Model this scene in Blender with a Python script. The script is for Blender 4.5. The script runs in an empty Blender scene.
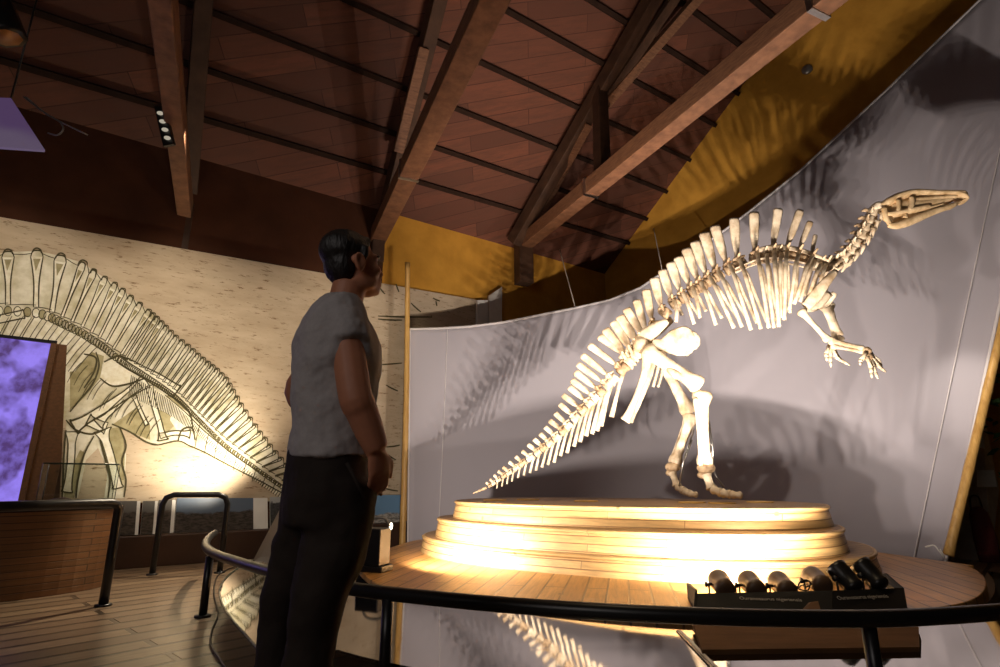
import bpy, bmesh, math, random
from mathutils import Vector, Matrix, Quaternion
random.seed(7)
SC = bpy.context.scene
COL = SC.collection
# ------------------------------------------------------------------ camera model (used to place things at real distances)
TH = math.radians(14.7); F = 560.0; H = 0.95
cs, sn = math.cos(TH), math.sin(TH)
CAM = Vector((0, 0, H))
def ray(px, py):
    x = (px-500)/F; y = (333.5-py)/F
    return Vector((x, cs-y*sn, sn+y*cs))
def P(px, py, Y):
    d = ray(px, py); return CAM + d*(Y/d.y)
def Pz(px, py, z):
    d = ray(px, py); return CAM + d*((z-H)/d.z)
def Ppl(px, py, pt, n):
    d = ray(px, py); return CAM + d*((pt-CAM).dot(n)/d.dot(n))
def V(*a): return Vector(a)
def PROJ(p):
    d = p-CAM; dep = d.y*cs+d.z*sn; u = -d.y*sn+d.z*cs
    return 500+F*d.x/dep, 333.5-F*u/dep
# ------------------------------------------------------------------ materials
def newmat(name):
    m = bpy.data.materials.new(name); m.use_nodes = True
    nt = m.node_tree; b = nt.nodes['Principled BSDF']
    return m, nt, b
def N(nt, t, **kw):
    n = nt.nodes.new(t)
    for k, v in kw.items(): setattr(n, k, v)
    return n
def mix(nt, fac, a, b, blend='MIX'):
    n = nt.nodes.new('ShaderNodeMix'); n.data_type = 'RGBA'; n.blend_type = blend
    for s, v in ((0, fac), (6, a), (7, b)):
        if hasattr(v, 'is_output'): nt.links.new(v, n.inputs[s])
        else: n.inputs[s].default_value = v if s == 0 else (*v, 1) if len(v) == 3 else v
    return n.outputs[2]
def coords(nt, scale=(1,1,1), rot=(0,0,0), loc=(0,0,0)):
    tc = N(nt, 'ShaderNodeTexCoord'); mp = N(nt, 'ShaderNodeMapping')
    mp.inputs['Scale'].default_value = scale; mp.inputs['Rotation'].default_value = rot; mp.inputs['Location'].default_value = loc
    nt.links.new(tc.outputs['Object'], mp.inputs['Vector']); return mp.outputs[0]
def noise(nt, vec, scale, detail=4, rough=.6):
    n = N(nt, 'ShaderNodeTexNoise'); n.inputs['Scale'].default_value = scale; n.inputs['Detail'].default_value = detail
    n.inputs['Roughness'].default_value = rough
    if vec is not None: nt.links.new(vec, n.inputs['Vector'])
    return n.outputs['Fac']
def ramp(nt, fac, a, b):
    n = N(nt, 'ShaderNodeMapRange'); n.inputs[1].default_value = a; n.inputs[2].default_value = b
    nt.links.new(fac, n.inputs[0]); return n.outputs[0]
def bump(nt, b, h, strength=.3, dist=.02):
    n = N(nt, 'ShaderNodeBump'); n.inputs['Strength'].default_value = strength; n.inputs['Distance'].default_value = dist
    nt.links.new(h, n.inputs['Height']); nt.links.new(n.outputs[0], b.inputs['Normal'])
def simple(name, col, rough=.6, metal=0, var=.12, scale=6, bmp=0, spec=.5, col2=None, stretch=(1,1,1), rot=(0,0,0)):
    m, nt, b = newmat(name)
    v = coords(nt, stretch, rot); n = noise(nt, v, scale)
    c2 = col2 if col2 else tuple(max(0, c*(1-var*2.5)) for c in col)
    nt.links.new(mix(nt, ramp(nt, n, .35, .7), col, c2), b.inputs['Base Color'])
    b.inputs['Roughness'].default_value = rough; b.inputs['Metallic'].default_value = metal
    b.inputs['Specular IOR Level'].default_value = spec
    if bmp: bump(nt, b, n, bmp)
    return m
def planks(name, c1, c2, gap, width, length, rot=0, rough=.4, gapw=.012, vertical=False, bmp=.5, spec=.5):
    """boards: brick texture laid along the local x after turning by rot; vertical: boards stacked in z"""
    m, nt, b = newmat(name)
    tc = N(nt, 'ShaderNodeTexCoord')
    if vertical:
        sp = N(nt, 'ShaderNodeSeparateXYZ'); nt.links.new(tc.outputs['Object'], sp.inputs[0])
        ad = N(nt, 'ShaderNodeMath', operation='SUBTRACT'); nt.links.new(sp.outputs[0], ad.inputs[0]); nt.links.new(sp.outputs[1], ad.inputs[1])
        cb = N(nt, 'ShaderNodeCombineXYZ'); nt.links.new(ad.outputs[0], cb.inputs[0]); nt.links.new(sp.outputs[2], cb.inputs[1]); vec = cb.outputs[0]
    else:
        mp = N(nt, 'ShaderNodeMapping'); mp.inputs['Rotation'].default_value = (0, 0, rot)
        nt.links.new(tc.outputs['Object'], mp.inputs[0]); vec = mp.outputs[0]
    br = N(nt, 'ShaderNodeTexBrick'); nt.links.new(vec, br.inputs['Vector'])
    br.inputs['Scale'].default_value = 1; br.inputs['Brick Width'].default_value = length; br.inputs['Row Height'].default_value = width
    br.inputs['Mortar Size'].default_value = gapw; br.inputs['Mortar Smooth'].default_value = .2; br.inputs['Bias'].default_value = 0
    br.inputs['Color1'].default_value = (*c1, 1); br.inputs['Color2'].default_value = (*c2, 1); br.inputs['Mortar'].default_value = (*gap, 1)
    mp2 = N(nt, 'ShaderNodeMapping'); mp2.inputs['Scale'].default_value = (1.2, 14, 14); nt.links.new(vec, mp2.inputs[0])
    g = noise(nt, mp2.outputs[0], 3, 6, .65)
    c = mix(nt, ramp(nt, g, .35, .75), br.outputs[0], tuple(x*.45 for x in c1))
    # knots
    vo = N(nt, 'ShaderNodeTexVoronoi'); vo.inputs['Scale'].default_value = 3.5; nt.links.new(vec, vo.inputs['Vector'])
    k = ramp(nt, vo.outputs['Distance'], .10, .05)
    c = mix(nt, k, c, tuple(x*.3 for x in c1))
    nt.links.new(c, b.inputs['Base Color'])
    b.inputs['Roughness'].default_value = rough; b.inputs['Specular IOR Level'].default_value = spec
    inv = N(nt, 'ShaderNodeMath', operation='SUBTRACT'); inv.inputs[0].default_value = 1; nt.links.new(br.outputs['Fac'], inv.inputs[1])
    bump(nt, b, inv.outputs[0], bmp, .01)
    return m
def emit(name, col, strength, col2=None, scale=3):
    m, nt, b = newmat(name)
    v = coords(nt)
    if col2:
        n = noise(nt, v, scale, 3, .5); c = mix(nt, ramp(nt, n, .46, .56), col, col2)
        nt.links.new(c, b.inputs['Emission Color'])
    else: b.inputs['Emission Color'].default_value = (*col, 1)
    b.inputs['Emission Strength'].default_value = strength
    b.inputs['Base Color'].default_value = (.02, .02, .02, 1); b.inputs['Roughness'].default_value = .4
    return m
def glass(name, tint=(.96,.98,.965), fac=.12):
    m, nt, b = newmat(name)
    tr = N(nt, 'ShaderNodeBsdfTransparent'); tr.inputs[0].default_value = (*tint, 1)
    gl = N(nt, 'ShaderNodeBsdfGlossy'); gl.inputs['Roughness'].default_value = .03
    mx = N(nt, 'ShaderNodeMixShader'); mx.inputs[0].default_value = .05; nt.links.new(tr.outputs[0], mx.inputs[1]); nt.links.new(gl.outputs[0], mx.inputs[2])
    nt.links.new(mx.outputs[0], nt.nodes['Material Output'].inputs[0])
    return m
M = {}
M['floor'] = planks('dark_floor_boards', (.33,.225,.14), (.13,.08,.047), (.008,.006,.004), .20, 2.6, rot=math.radians(-47), rough=.30, gapw=.02, bmp=1)
M['stage'] = planks('stage_boards', (.62,.31,.085), (.46,.21,.055), (.06,.025,.008), .15, 2.2, rot=math.radians(-78), rough=.38, gapw=.008)
M['pine'] = planks('pine_slats', (.66,.42,.17), (.56,.33,.12), (.16,.07,.02), .062, 1.7, vertical=True, rough=.45, gapw=.004, bmp=.6)
M['pinetop'] = planks('pine_top', (.40,.24,.10), (.30,.17,.07), (.10,.05,.02), .11, 1.6, rot=math.radians(-25), rough=.5, gapw=.006)
M['bone'] = simple('bone', (.74,.63,.47), .62, var=.1, scale=7, bmp=.6, col2=(.36,.25,.14), spec=.3)
M['bone_dark'] = simple('bone_brown', (.52,.38,.23), .62, scale=14, bmp=.7, col2=(.16,.09,.045), spec=.3)
M['skull'] = simple('skull_bone', (.72,.54,.32), .6, scale=13, bmp=.4, col2=(.40,.25,.11), spec=.3)
M['steel'] = simple('steel_rod', (.55,.53,.5), .3, metal=1)
M['black'] = simple('black_metal', (.012,.011,.011), .35, var=.1)
M['blackmat'] = simple('black_board', (.009,.008,.0075), .6, spec=.25)
M['grey'] = simple('grey_metal', (.30,.28,.26), .35, metal=.6)
M['bamboo'] = simple('bamboo', (.62,.38,.12), .45, scale=5, col2=(.42,.23,.06), stretch=(6,6,.6))
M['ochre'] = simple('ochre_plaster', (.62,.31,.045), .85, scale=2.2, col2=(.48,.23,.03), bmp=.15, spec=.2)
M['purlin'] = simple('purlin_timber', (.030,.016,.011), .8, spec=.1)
M['redwall'] = simple('dark_red_wall', (.085,.030,.014), .85, scale=2, spec=.2)  # left stretch of the drawing wall, darker and redder than the ochre
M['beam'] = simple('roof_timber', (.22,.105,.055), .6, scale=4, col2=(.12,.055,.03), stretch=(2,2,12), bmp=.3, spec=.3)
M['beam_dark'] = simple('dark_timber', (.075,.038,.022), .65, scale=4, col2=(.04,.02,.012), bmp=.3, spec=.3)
M['rust'] = simple('violet_panel', (.3,.22,.35), .5)
M['white'] = simple('white_board', (.80,.77,.72), .55, var=.03)
M['paper'] = simple('paper', (.70,.68,.64), .7, var=.05, scale=20)
M['brownboard'] = planks('brown_board', (.20,.10,.045), (.15,.07,.03), (.03,.015,.008), .3, 3, rough=.35)
M['slopewood'] = simple('dull_brown_wood', (.16,.08,.035), .8, scale=3, stretch=(1,5,5), spec=.1)
M['plinth'] = simple('brown_plinth', (.055,.024,.013), .5, scale=3)
M['console'] = planks('console_slats', (.19,.085,.032), (.13,.06,.02), (.03,.012,.005), .055, 1.3, vertical=True, rough=.4, gapw=.004)
M['red'] = simple('dark_red_cloth', (.12,.015,.012), .8)
M['leaf'] = simple('leaf_green', (.04,.10,.02), .6)
M['brass'] = simple('brass_disc', (.85,.55,.16), .55, metal=.5)
M['cable'] = simple('pale_cable', (.5,.46,.4), .5)
M['glass'] = glass('clear_glass')
M['glassedge'] = simple('glass_edge', (.05,.07,.05), .2)
M['skin'] = simple('skin', (.46,.19,.105), .55, var=.06, scale=10, spec=.4)
M['lip'] = simple('lip', (.33,.11,.085), .5)
M['hair'] = simple('dark_hair', (.012,.009,.008), .5, scale=40, bmp=.6, stretch=(1,1,.25))
M['shoe'] = simple('shoe', (.03,.025,.022), .5)
M['eye'] = simple('eye', (.6,.58,.55), .2)
M['trousers'] = simple('dark_trousers', (.030,.022,.018), .85, scale=10, bmp=.25, spec=.2)
# t-shirt
m, nt, b = newmat('grey_tee'); v = coords(nt)
n1 = noise(nt, v, 160, 2); n2 = noise(nt, v, 7, 3)
nt.links.new(mix(nt, n1, (.42,.39,.385), (.34,.315,.31)), b.inputs['Base Color']); b.inputs['Roughness'].default_value = .9; b.inputs['Specular IOR Level'].default_value = .15
bump(nt, b, n2, .7, .04); M['tee'] = m
# sail cloth: grey-white stretch fabric with soft creases
m, nt, b = newmat('sail_cloth')
v = coords(nt, (.5,.5,.25)); n1 = noise(nt, v, 1.4, 3, .5)
w = N(nt, 'ShaderNodeTexWave'); w.inputs['Scale'].default_value = .35; w.inputs['Distortion'].default_value = 2.5; nt.links.new(coords(nt, (1,1,.12), (0,0,.3)), w.inputs['Vector'])
nt.links.new(mix(nt, n1, (.42,.398,.435), (.36,.338,.375)), b.inputs['Base Color'])
b.inputs['Roughness'].default_value = .75; b.inputs['Specular IOR Level'].default_value = .25
bump(nt, b, n1, .25, .12); M['sail'] = m
M['hem'] = simple('sail_hem', (.66,.63,.63), .6, var=.03)
# beige mural ground, streaked plaster
m, nt, b = newmat('mural_plaster')
v = coords(nt, (1,1,3.2)); n1 = noise(nt, v, 1.6, 6, .65); n2 = noise(nt, coords(nt, (1.2,1.2,6)), 5, 5, .75)
c = mix(nt, ramp(nt, n1, .35, .7), (.60,.49,.355), (.47,.365,.25))
c = mix(nt, ramp(nt, n2, .575, .66), c, (.22,.14,.075))
nt.links.new(c, b.inputs['Base Color']); b.inputs['Roughness'].default_value = .8; b.inputs['Specular IOR Level'].default_value = .2; M['mural'] = m
m, nt, b = newmat('drawing_wash')
v = coords(nt); n1 = noise(nt, v, 4.5, 5, .6)
c = mix(nt, ramp(nt, n1, .38, .68), (.80,.76,.62), (.47,.42,.25))
nt.links.new(c, b.inputs['Base Color']); b.inputs['Roughness'].default_value = .8; M['wash'] = m
M['ink'] = simple('drawing_ink', (.075,.062,.022), .8, var=.1)
M['shade'] = simple('drawing_shade', (.44,.39,.22), .8, scale=9, col2=(.26,.22,.10))
M['chalk'] = simple('drawing_white', (.90,.87,.74), .8, scale=14, col2=(.70,.64,.45))
# glossy sheet round the stage
m, nt, b = newmat('glossy_sheet'); b.inputs['Base Color'].default_value = (.40,.385,.37,1); b.inputs['Metallic'].default_value = 1; b.inputs['Roughness'].default_value = .045
M['gloss'] = m
# screen picture
m, nt, b = newmat('violet_screen'); v = coords(nt, (1.2,1,1.0), loc=(.35,0,.1)); n1 = noise(nt, v, 2.6, 3, .5)
c = mix(nt, ramp(nt, n1, .47, .56), (.30,.21,.86), (.075,.035,.16)); n2 = noise(nt, v, 9, 4); c = mix(nt, ramp(nt, n2, .4, .75), c, (.22,.15,.62))
nt.links.new(c, b.inputs['Emission Color']); b.inputs['Emission Strength'].default_value = 1.0; b.inputs['Base Color'].default_value = (.01,.01,.01,1); M['screen'] = m
# photographs on the plinth
def photo_mat(name, sky, land, zsplit, scale=6):
    m, nt, b = newmat(name); tc = N(nt, 'ShaderNodeTexCoord'); sp = N(nt, 'ShaderNodeSeparateXYZ'); nt.links.new(tc.outputs['Object'], sp.inputs[0])
    n = noise(nt, coords(nt, (1,1,1.6)), scale, 5)
    ad = N(nt, 'ShaderNodeMath', operation='MULTIPLY_ADD'); nt.links.new(n, ad.inputs[0]); ad.inputs[1].default_value = .16; nt.links.new(sp.outputs[2], ad.inputs[2])
    f = ramp(nt, ad.outputs[0], zsplit+.075, zsplit+.095)
    n2 = noise(nt, coords(nt, (3,3,9)), scale, 4)
    lc = mix(nt, ramp(nt, n2, .4, .62), land, tuple(x*.25 for x in land))
    nt.links.new(mix(nt, f, lc, sky), b.inputs['Base Color']); b.inputs['Roughness'].default_value = .35; return m
M['ph_blue'] = photo_mat('photo_blue_sky', (.11,.145,.20), (.085,.07,.06), .56)
M['ph_dark'] = photo_mat('photo_dark', (.12,.11,.10), (.09,.07,.055), .58)
M['ph_sky'] = photo_mat('photo_pale_sky', (.16,.30,.48), (.45,.42,.38), .47)
M['ph_bw'] = photo_mat('photo_grey', (.35,.36,.36), (.07,.07,.07), .66, 12)
M['ph_green'] = photo_mat('photo_green', (.60,.62,.50), (.15,.17,.08), .62, 12)
# ------------------------------------------------------------------ mesh builder
class MB:
    def __init__(s): s.v = []; s.f = []; s.sm = []
    def add(s, vs, fs, smooth=False):
        o = len(s.v); s.v += [Vector(x) for x in vs]
        for f in fs: s.f.append([i+o for i in f]); s.sm.append(smooth)
        return s
    def box(s, c, size, R=None):
        c = Vector(c); hx, hy, hz = [x/2 for x in size]
        vs = []
        for x in (-hx, hx):
            for y in (-hy, hy):
                for z in (-hz, hz):
                    p = Vector((x,y,z)); vs.append(c + (R @ p if R else p))
        return s.add(vs, [(0,1,3,2),(4,6,7,5),(0,4,5,1),(2,3,7,6),(0,2,6,4),(1,5,7,3)])
    def bar(s, a, b, w, h, up=V(0,0,1)):
        a = Vector(a); b = Vector(b); d = (b-a); L = d.length; d.normalize()
        sd = d.cross(up)
        if sd.length < 1e-4: sd = d.cross(V(1,0,0))
        sd.normalize(); u = sd.cross(d)
        R = Matrix((sd, d, u)).transposed()
        return s.box((a+b)/2, (w, L, h), R)
    def slab(s, pts, n, t):
        """polygon with thickness t along -n"""
        n = Vector(n).normalized(); pts = [Vector(p) for p in pts]; k = len(pts)
        vs = pts + [p - n*t for p in pts]
        return s.add(vs, [tuple(range(k)), tuple(range(2*k-1, k-1, -1))] + [(i, i+k, (i+1) % k + k, (i+1) % k) for i in range(k)])
    def tube(s, pts, r, n=8, side=None, cap=True, closed=False, smooth=True):
        """pts list; r: number or list of numbers or (ra, rb): ra across the 'side' vector normal, rb along side"""
        pts = [Vector(p) for p in pts]; k = len(pts)
        rr = r if isinstance(r, list) else [r]*k
        rr = [(x, x) if not isinstance(x, (tuple, list)) else x for x in rr]
        rings = []; prev = None
        for i in range(k):
            if closed: t = pts[(i+1) % k] - pts[i-1]
            else: t = pts[min(i+1, k-1)] - pts[max(i-1, 0)]
            if t.length < 1e-9: t = V(0,0,1)
            t.normalize()
            if side is not None:
                sd = Vector(side) - t*t.dot(Vector(side))
            elif prev is not None: sd = prev - t*t.dot(prev)
            else:
                sd = t.cross(V(0,0,1))
                if sd.length < .05: sd = t.cross(V(0,1,0))
            if sd.length < 1e-5: sd = t.orthogonal()
            sd.normalize(); prev = sd; o = t.cross(sd)
            ra, rb = rr[i]
            rings.append([pts[i] + o*ra*math.cos(2*math.pi*j/n) + sd*rb*math.sin(2*math.pi*j/n) for j in range(n)])
        vs = [p for q in rings for p in q]; fs = []
        for i in range(k if closed else k-1):
            a = i*n; b_ = ((i+1) % k)*n
            for j in range(n): fs.append((a+j, a+(j+1) % n, b_+(j+1) % n, b_+j))
        if cap and not closed:
            fs.append(tuple(range(n-1, -1, -1))); fs.append(tuple(range((k-1)*n, k*n)))
        return s.add(vs, fs, smooth)
    def ell(s, c, r, R=None, n=14, m=9):
        c = Vector(c); vs = []; fs = []
        for i in range(m+1):
            ph = -math.pi/2 + math.pi*i/m
            for j in range(n):
                a = 2*math.pi*j/n
                p = Vector((r[0]*math.cos(ph)*math.cos(a), r[1]*math.cos(ph)*math.sin(a), r[2]*math.sin(ph)))
                vs.append(c + (R @ p if R else p))
        for i in range(m):
            for j in range(n): fs.append((i*n+j, i*n+(j+1) % n, (i+1)*n+(j+1) % n, (i+1)*n+j))
        return s.add(vs, fs, True)
    def build(s, name, mat, parent=None, bevel=0, label=None):
        me = bpy.data.meshes.new(name); me.from_pydata([tuple(p) for p in s.v], [], s.f)
        me.polygons.foreach_set('use_smooth', s.sm)
        bm = bmesh.new(); bm.from_mesh(me); bmesh.ops.remove_doubles(bm, verts=bm.verts, dist=1e-6)
        bmesh.ops.recalc_face_normals(bm, faces=bm.faces); bm.to_mesh(me); bm.free()
        o = bpy.data.objects.new(name, me); COL.objects.link(o); me.materials.append(M[mat] if isinstance(mat, str) else mat)
        if parent: par(o, parent)
        if bevel:
            md = o.modifiers.new('Bevel', 'BEVEL'); md.width = bevel; md.segments = 2; md.limit_method = 'ANGLE'
        if label: o['label'] = label
        return o
def par(o, p):
    o.parent = p
    o.matrix_parent_inverse = WM(p).inverted()
def WM(o):
    m = Matrix.LocRotScale(o.location, o.rotation_euler, o.scale)
    return (WM(o.parent) @ o.matrix_parent_inverse @ m) if o.parent else m
def tag(o, label, cat, group=None, kind=None):
    o['label'] = label; o['category'] = cat
    if group: o['group'] = group
    if kind: o['kind'] = kind
    return o
def empty(name, loc, label, cat, group=None):
    o = bpy.data.objects.new(name, None); COL.objects.link(o); o.location = loc; o.empty_display_size = .1
    return tag(o, label, cat, group)
def struct(o): o['kind'] = 'structure'; return o
def cr(pts, n=6, closed=False):
    """Catmull-Rom through points (tuples or vectors)"""
    pts = [Vector(p) for p in pts]; k = len(pts); out = []
    for i in range(k if closed else k-1):
        if closed: p0, p1, p2, p3 = pts[i-1], pts[i], pts[(i+1) % k], pts[(i+2) % k]
        else: p0, p1, p2, p3 = pts[max(i-1,0)], pts[i], pts[i+1], pts[min(i+2,k-1)]
        for j in range(n):
            t = j/n
            out.append(.5*((2*p1)+(p2-p0)*t+(2*p0-5*p1+4*p2-p3)*t*t+(3*p1-p0-3*p2+p3)*t**3))
    if not closed: out.append(pts[-1])
    return out
def lerp(a, b, t): return a+(b-a)*t
def interp(poly, t):
    """poly list of vectors, t in 0..1 by length"""
    L = [0]
    for a, b in zip(poly, poly[1:]): L.append(L[-1]+(b-a).length)
    x = t*L[-1]
    for i in range(len(poly)-1):
        if x <= L[i+1] or i == len(poly)-2: return poly[i].lerp(poly[i+1], (x-L[i])/max(1e-9, L[i+1]-L[i]))

# ------------------------------------------------------------------ camera
cd = bpy.data.cameras.new('camera'); cam = bpy.data.objects.new('camera', cd); COL.objects.link(cam)
cd.sensor_width = 36; cd.lens = F/1000*36; cam.location = CAM; cam.rotation_euler = (math.pi/2+TH, 0, 0); cd.clip_end = 100
SC.camera = cam

# ================================================================== ROOM
WD = V(.79, .61, 0).normalized(); W0 = V(-4.29, 6.96, 0); WN = V(WD.y, -WD.x, 0)      # drawing wall: direction, point, normal towards the room
D1 = ray(1270, 430).normalized()                                                    # run of the purlins
if D1.x < 0: D1 = -D1
def PW(px, py, off=0): return Ppl(px, py, W0+WN*off, WN)
# roof plane
E0 = P(500, 244, 10.27); RS = V(0, -.628, .511).normalized()
RN = D1.cross(RS).normalized()
if RN.z > 0: RN = -RN                                                               # points down into the room
def PR(px, py, off=0): return Ppl(px, py, E0+RN*off, RN)
G1 = PR(625, 246); G2 = PR(770, 48)
GD = V(G2.x-G1.x, G2.y-G1.y, 0).normalized(); GN = V(-GD.y, GD.x, 0)
if GN.dot(CAM-G1) < 0: GN = -GN
def to_gable(p, d, off=0): return p + d*((G1+GN*off-p).dot(GN)/d.dot(GN))
# floor
fb = MB(); fb.box((0, 6, -.05), (26, 26, .1)); struct(fb.build('floor', 'floor'))
# drawing wall, with corner to the gable wall
corner = W0 + WD*((G1-W0).dot(GN)/WD.dot(GN))
wa = W0 - WD*5.2
top = lambda p: E0.z + (p-V(E0.x, E0.y, 0)).dot(WD)*D1.z/math.hypot(D1.x, D1.y)
def wall(name, a, b, za, zb, n, mat, t=.2):
    w_ = MB(); w_.slab([V(a.x,a.y,0), V(b.x,b.y,0), V(b.x,b.y,zb), V(a.x,a.y,za)], n, t); return struct(w_.build(name, mat))
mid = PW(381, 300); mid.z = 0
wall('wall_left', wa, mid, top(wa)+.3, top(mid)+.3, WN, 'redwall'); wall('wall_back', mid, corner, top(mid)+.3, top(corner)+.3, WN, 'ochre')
ge = G1 + GD*9; 
wall('wall_rear', corner, V(ge.x, ge.y, 0), 15, 15, GN, 'ochre')
# ceiling with purlins
a0 = E0 - D1*11 - RS*.3; b0 = to_gable(E0 - RS*.3, D1)
a1 = a0 + RS*11; b1 = to_gable(E0 + RS*10.7, D1)
m, nt, b = newmat('roof_boards')
geo = N(nt, 'ShaderNodeTexCoord')
Rm = Matrix((D1, RS, RN)).to_euler()
mp = N(nt, 'ShaderNodeMapping'); mp.inputs['Rotation'].default_value = Rm; nt.links.new(geo.outputs['Object'], mp.inputs[0])
br = N(nt, 'ShaderNodeTexBrick'); nt.links.new(mp.outputs[0], br.inputs['Vector']); br.inputs['Scale'].default_value = 1
br.inputs['Brick Width'].default_value = 2.3; br.inputs['Row Height'].default_value = .27; br.inputs['Mortar Size'].default_value = .006
br.inputs['Color1'].default_value = (.18,.066,.040,1); br.inputs['Color2'].default_value = (.10,.040,.027,1); br.inputs['Mortar'].default_value = (.05,.02,.012,1)
mp2 = N(nt, 'ShaderNodeMapping'); mp2.inputs['Scale'].default_value = (1, 7, 1); nt.links.new(mp.outputs[0], mp2.inputs[0])
n1 = noise(nt, mp2.outputs[0], 1.6, 6, .7)
nt.links.new(mix(nt, ramp(nt, n1, .4, .75), br.outputs[0], (.10,.045,.03)), b.inputs['Base Color']); b.inputs['Roughness'].default_value = .7; b.inputs['Specular IOR Level'].default_value = .25
bump(nt, b, n1, .3, .02); M['roof'] = m
cb_ = MB(); cb_.slab([a0, b0, b1, a1], RN, .12); ceiling = struct(cb_.build('ceiling', 'roof'))
ys = [PR(500, y) for y in (8, 72, 126, 169, 205)]
base = [(p-E0).dot(RS) for p in ys]
sp_ = sum(base[i]-base[i+1] for i in range(4))/4
for s in sorted(base)+[max(base)+sp_*k for k in (1,2,3,4)]:
    q = E0 + RS*s + RN*.05
    o = MB().bar(q - D1*11, to_gable(q, D1, .01), .075, .08, RN).build('purlin', 'purlin', ceiling)
# trusses -------------------------------------------------------------
def beam_line(pxa, Ya, pxb, ext=.6):
    a = P(*pxa, Ya); b = Pz(*pxb, a.z); return a, b + (b-a)*ext
def truss(label, pxa, Ya, pxb, w, h, ext=.6, tiemat='beam', rise=True, group=None):
    a, b = beam_line(pxa, Ya, pxb, ext)
    d = (b-a).normalized()
    t = empty('roof_truss', a, label, 'roof truss')
    MB().bar(a - d*.15, b, w, h).build('tie_beam', tiemat, t, .012)
    vn = d.cross(V(0,0,1)).normalized()                   # truss stands in the vertical plane through the tie beam
    rd = RN.cross(vn).normalized()
    if rd.z < 0: rd = -rd
    s0 = (E0+RN*.27 - a).dot(RN)/V(0,0,1).dot(RN)
    r0 = a + V(0,0,s0)
    return t, a, b, d, r0, rd, vn
# left truss
t1, a, b, d, r0, rd, vn = truss('leftmost roof truss, dim brown beam above the spine drawing', (186,215), 7.15, (163,0), .17, .24)
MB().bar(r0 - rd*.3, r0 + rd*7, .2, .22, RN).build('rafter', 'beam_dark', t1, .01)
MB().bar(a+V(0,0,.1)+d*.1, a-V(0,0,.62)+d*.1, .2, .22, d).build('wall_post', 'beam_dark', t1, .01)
# middle truss
t2, a, b, d, r0, rd, vn = truss('middle roof truss with long brown tie beam above the standing man', (377,238), 8.75, (490,0), .25, .25)
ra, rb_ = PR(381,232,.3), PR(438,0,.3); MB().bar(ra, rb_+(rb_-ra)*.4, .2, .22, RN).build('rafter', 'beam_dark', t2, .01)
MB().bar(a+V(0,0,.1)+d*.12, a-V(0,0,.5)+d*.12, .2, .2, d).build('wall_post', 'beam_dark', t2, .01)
p = a + d*2.1 ; MB().bar(p, p+V(0,0,.14)+d*.05, .3, .03).build('metal_strap', 'grey', t2, 0) if False else None
MB().bar(PR(398,152,.5), PR(424,48,.42), .13, .15, vn).build('strut', 'beam', t2, .008)
q = a + d*((P(437,112,6)-a).dot(d) if False else 2.3)
MB().box(q, (.27,.05,.275), Matrix((vn, d, V(0,0,1))).transposed()).build('metal_strap', 'steel', t2)
# right truss
t3, a, b, d, r0, rd, vn = truss('right-hand roof truss with pinkish lit tie beam crossing the ochre wall', (524,243), 10.2, (820,0), .24, .26, .5)
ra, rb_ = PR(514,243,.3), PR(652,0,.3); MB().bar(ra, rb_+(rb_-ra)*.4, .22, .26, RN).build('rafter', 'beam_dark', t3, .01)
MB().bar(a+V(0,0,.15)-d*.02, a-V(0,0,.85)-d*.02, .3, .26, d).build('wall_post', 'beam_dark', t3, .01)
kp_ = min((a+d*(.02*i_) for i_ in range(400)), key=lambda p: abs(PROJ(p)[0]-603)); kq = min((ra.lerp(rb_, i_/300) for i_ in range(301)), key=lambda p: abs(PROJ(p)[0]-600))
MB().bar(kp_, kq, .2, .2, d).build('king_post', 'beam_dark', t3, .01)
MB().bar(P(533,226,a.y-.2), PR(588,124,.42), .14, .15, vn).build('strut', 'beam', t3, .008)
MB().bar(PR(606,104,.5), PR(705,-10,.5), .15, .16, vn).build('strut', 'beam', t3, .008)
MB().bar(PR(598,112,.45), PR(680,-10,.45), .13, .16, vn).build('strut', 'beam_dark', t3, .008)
for s_ in (2.35, 6.3):
    MB().box(a+d*s_, (.27,.06,.29), Matrix((vn, d, V(0,0,1))).transposed()).build('metal_strap', 'steel', t3)

# ================================================================== DRAWING WALL
mr = empty('wall_mural', PW(240, 400, .06), 'beige wall panel with a large olive ink drawing of a dinosaur skeleton', 'mural')
MB().slab([PW(-60,206.5,.06), PW(478,300,.06), PW(478,499,.06), PW(-60,505,.06)], WN, .05).build('panel', 'mural', mr)
fill = MB(); chalk = MB(); ink = MB(); shade = MB()
def poly(mb, pts, off): mb.add([PW(x, y, off) for x, y in pts], [tuple(range(len(pts)))])
def stroke(pts, w=1.0, off=.0655, smooth=True, mb=None):
    pts = [Vector((x, y, 0)) for x, y in pts]
    if smooth and len(pts) > 2: pts = cr(pts, 5)
    L = []; R_ = []
    for i, p in enumerate(pts):
        t = pts[min(i+1, len(pts)-1)] - pts[max(i-1, 0)]; t.normalize(); nn = V(-t.y, t.x, 0)
        ww = w*(.6+.4*math.sin(math.pi*(i+.5)/len(pts)))/2
        L.append(PW(*(p+nn*ww).xy, off)); R_.append(PW(*(p-nn*ww).xy, off))
    k = len(pts); (mb or ink).add(L+R_, [(i, i+1, k+i+1, k+i) for i in range(k-1)])
TT = [(-42,263),(-18,256),(8,252),(37,251),(61,256),(83,263),(94,271),(105,278),(115,284),(123,290),(131,297),(140,304),(149,311),(157,318),(166,327),(176,337),(188,346),(198,355),(208,363),(217,370),(226,379),(233,391),(241,405),(250,419),(260,433),(270,446),(281,459),(292,471),(303,482)]
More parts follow.
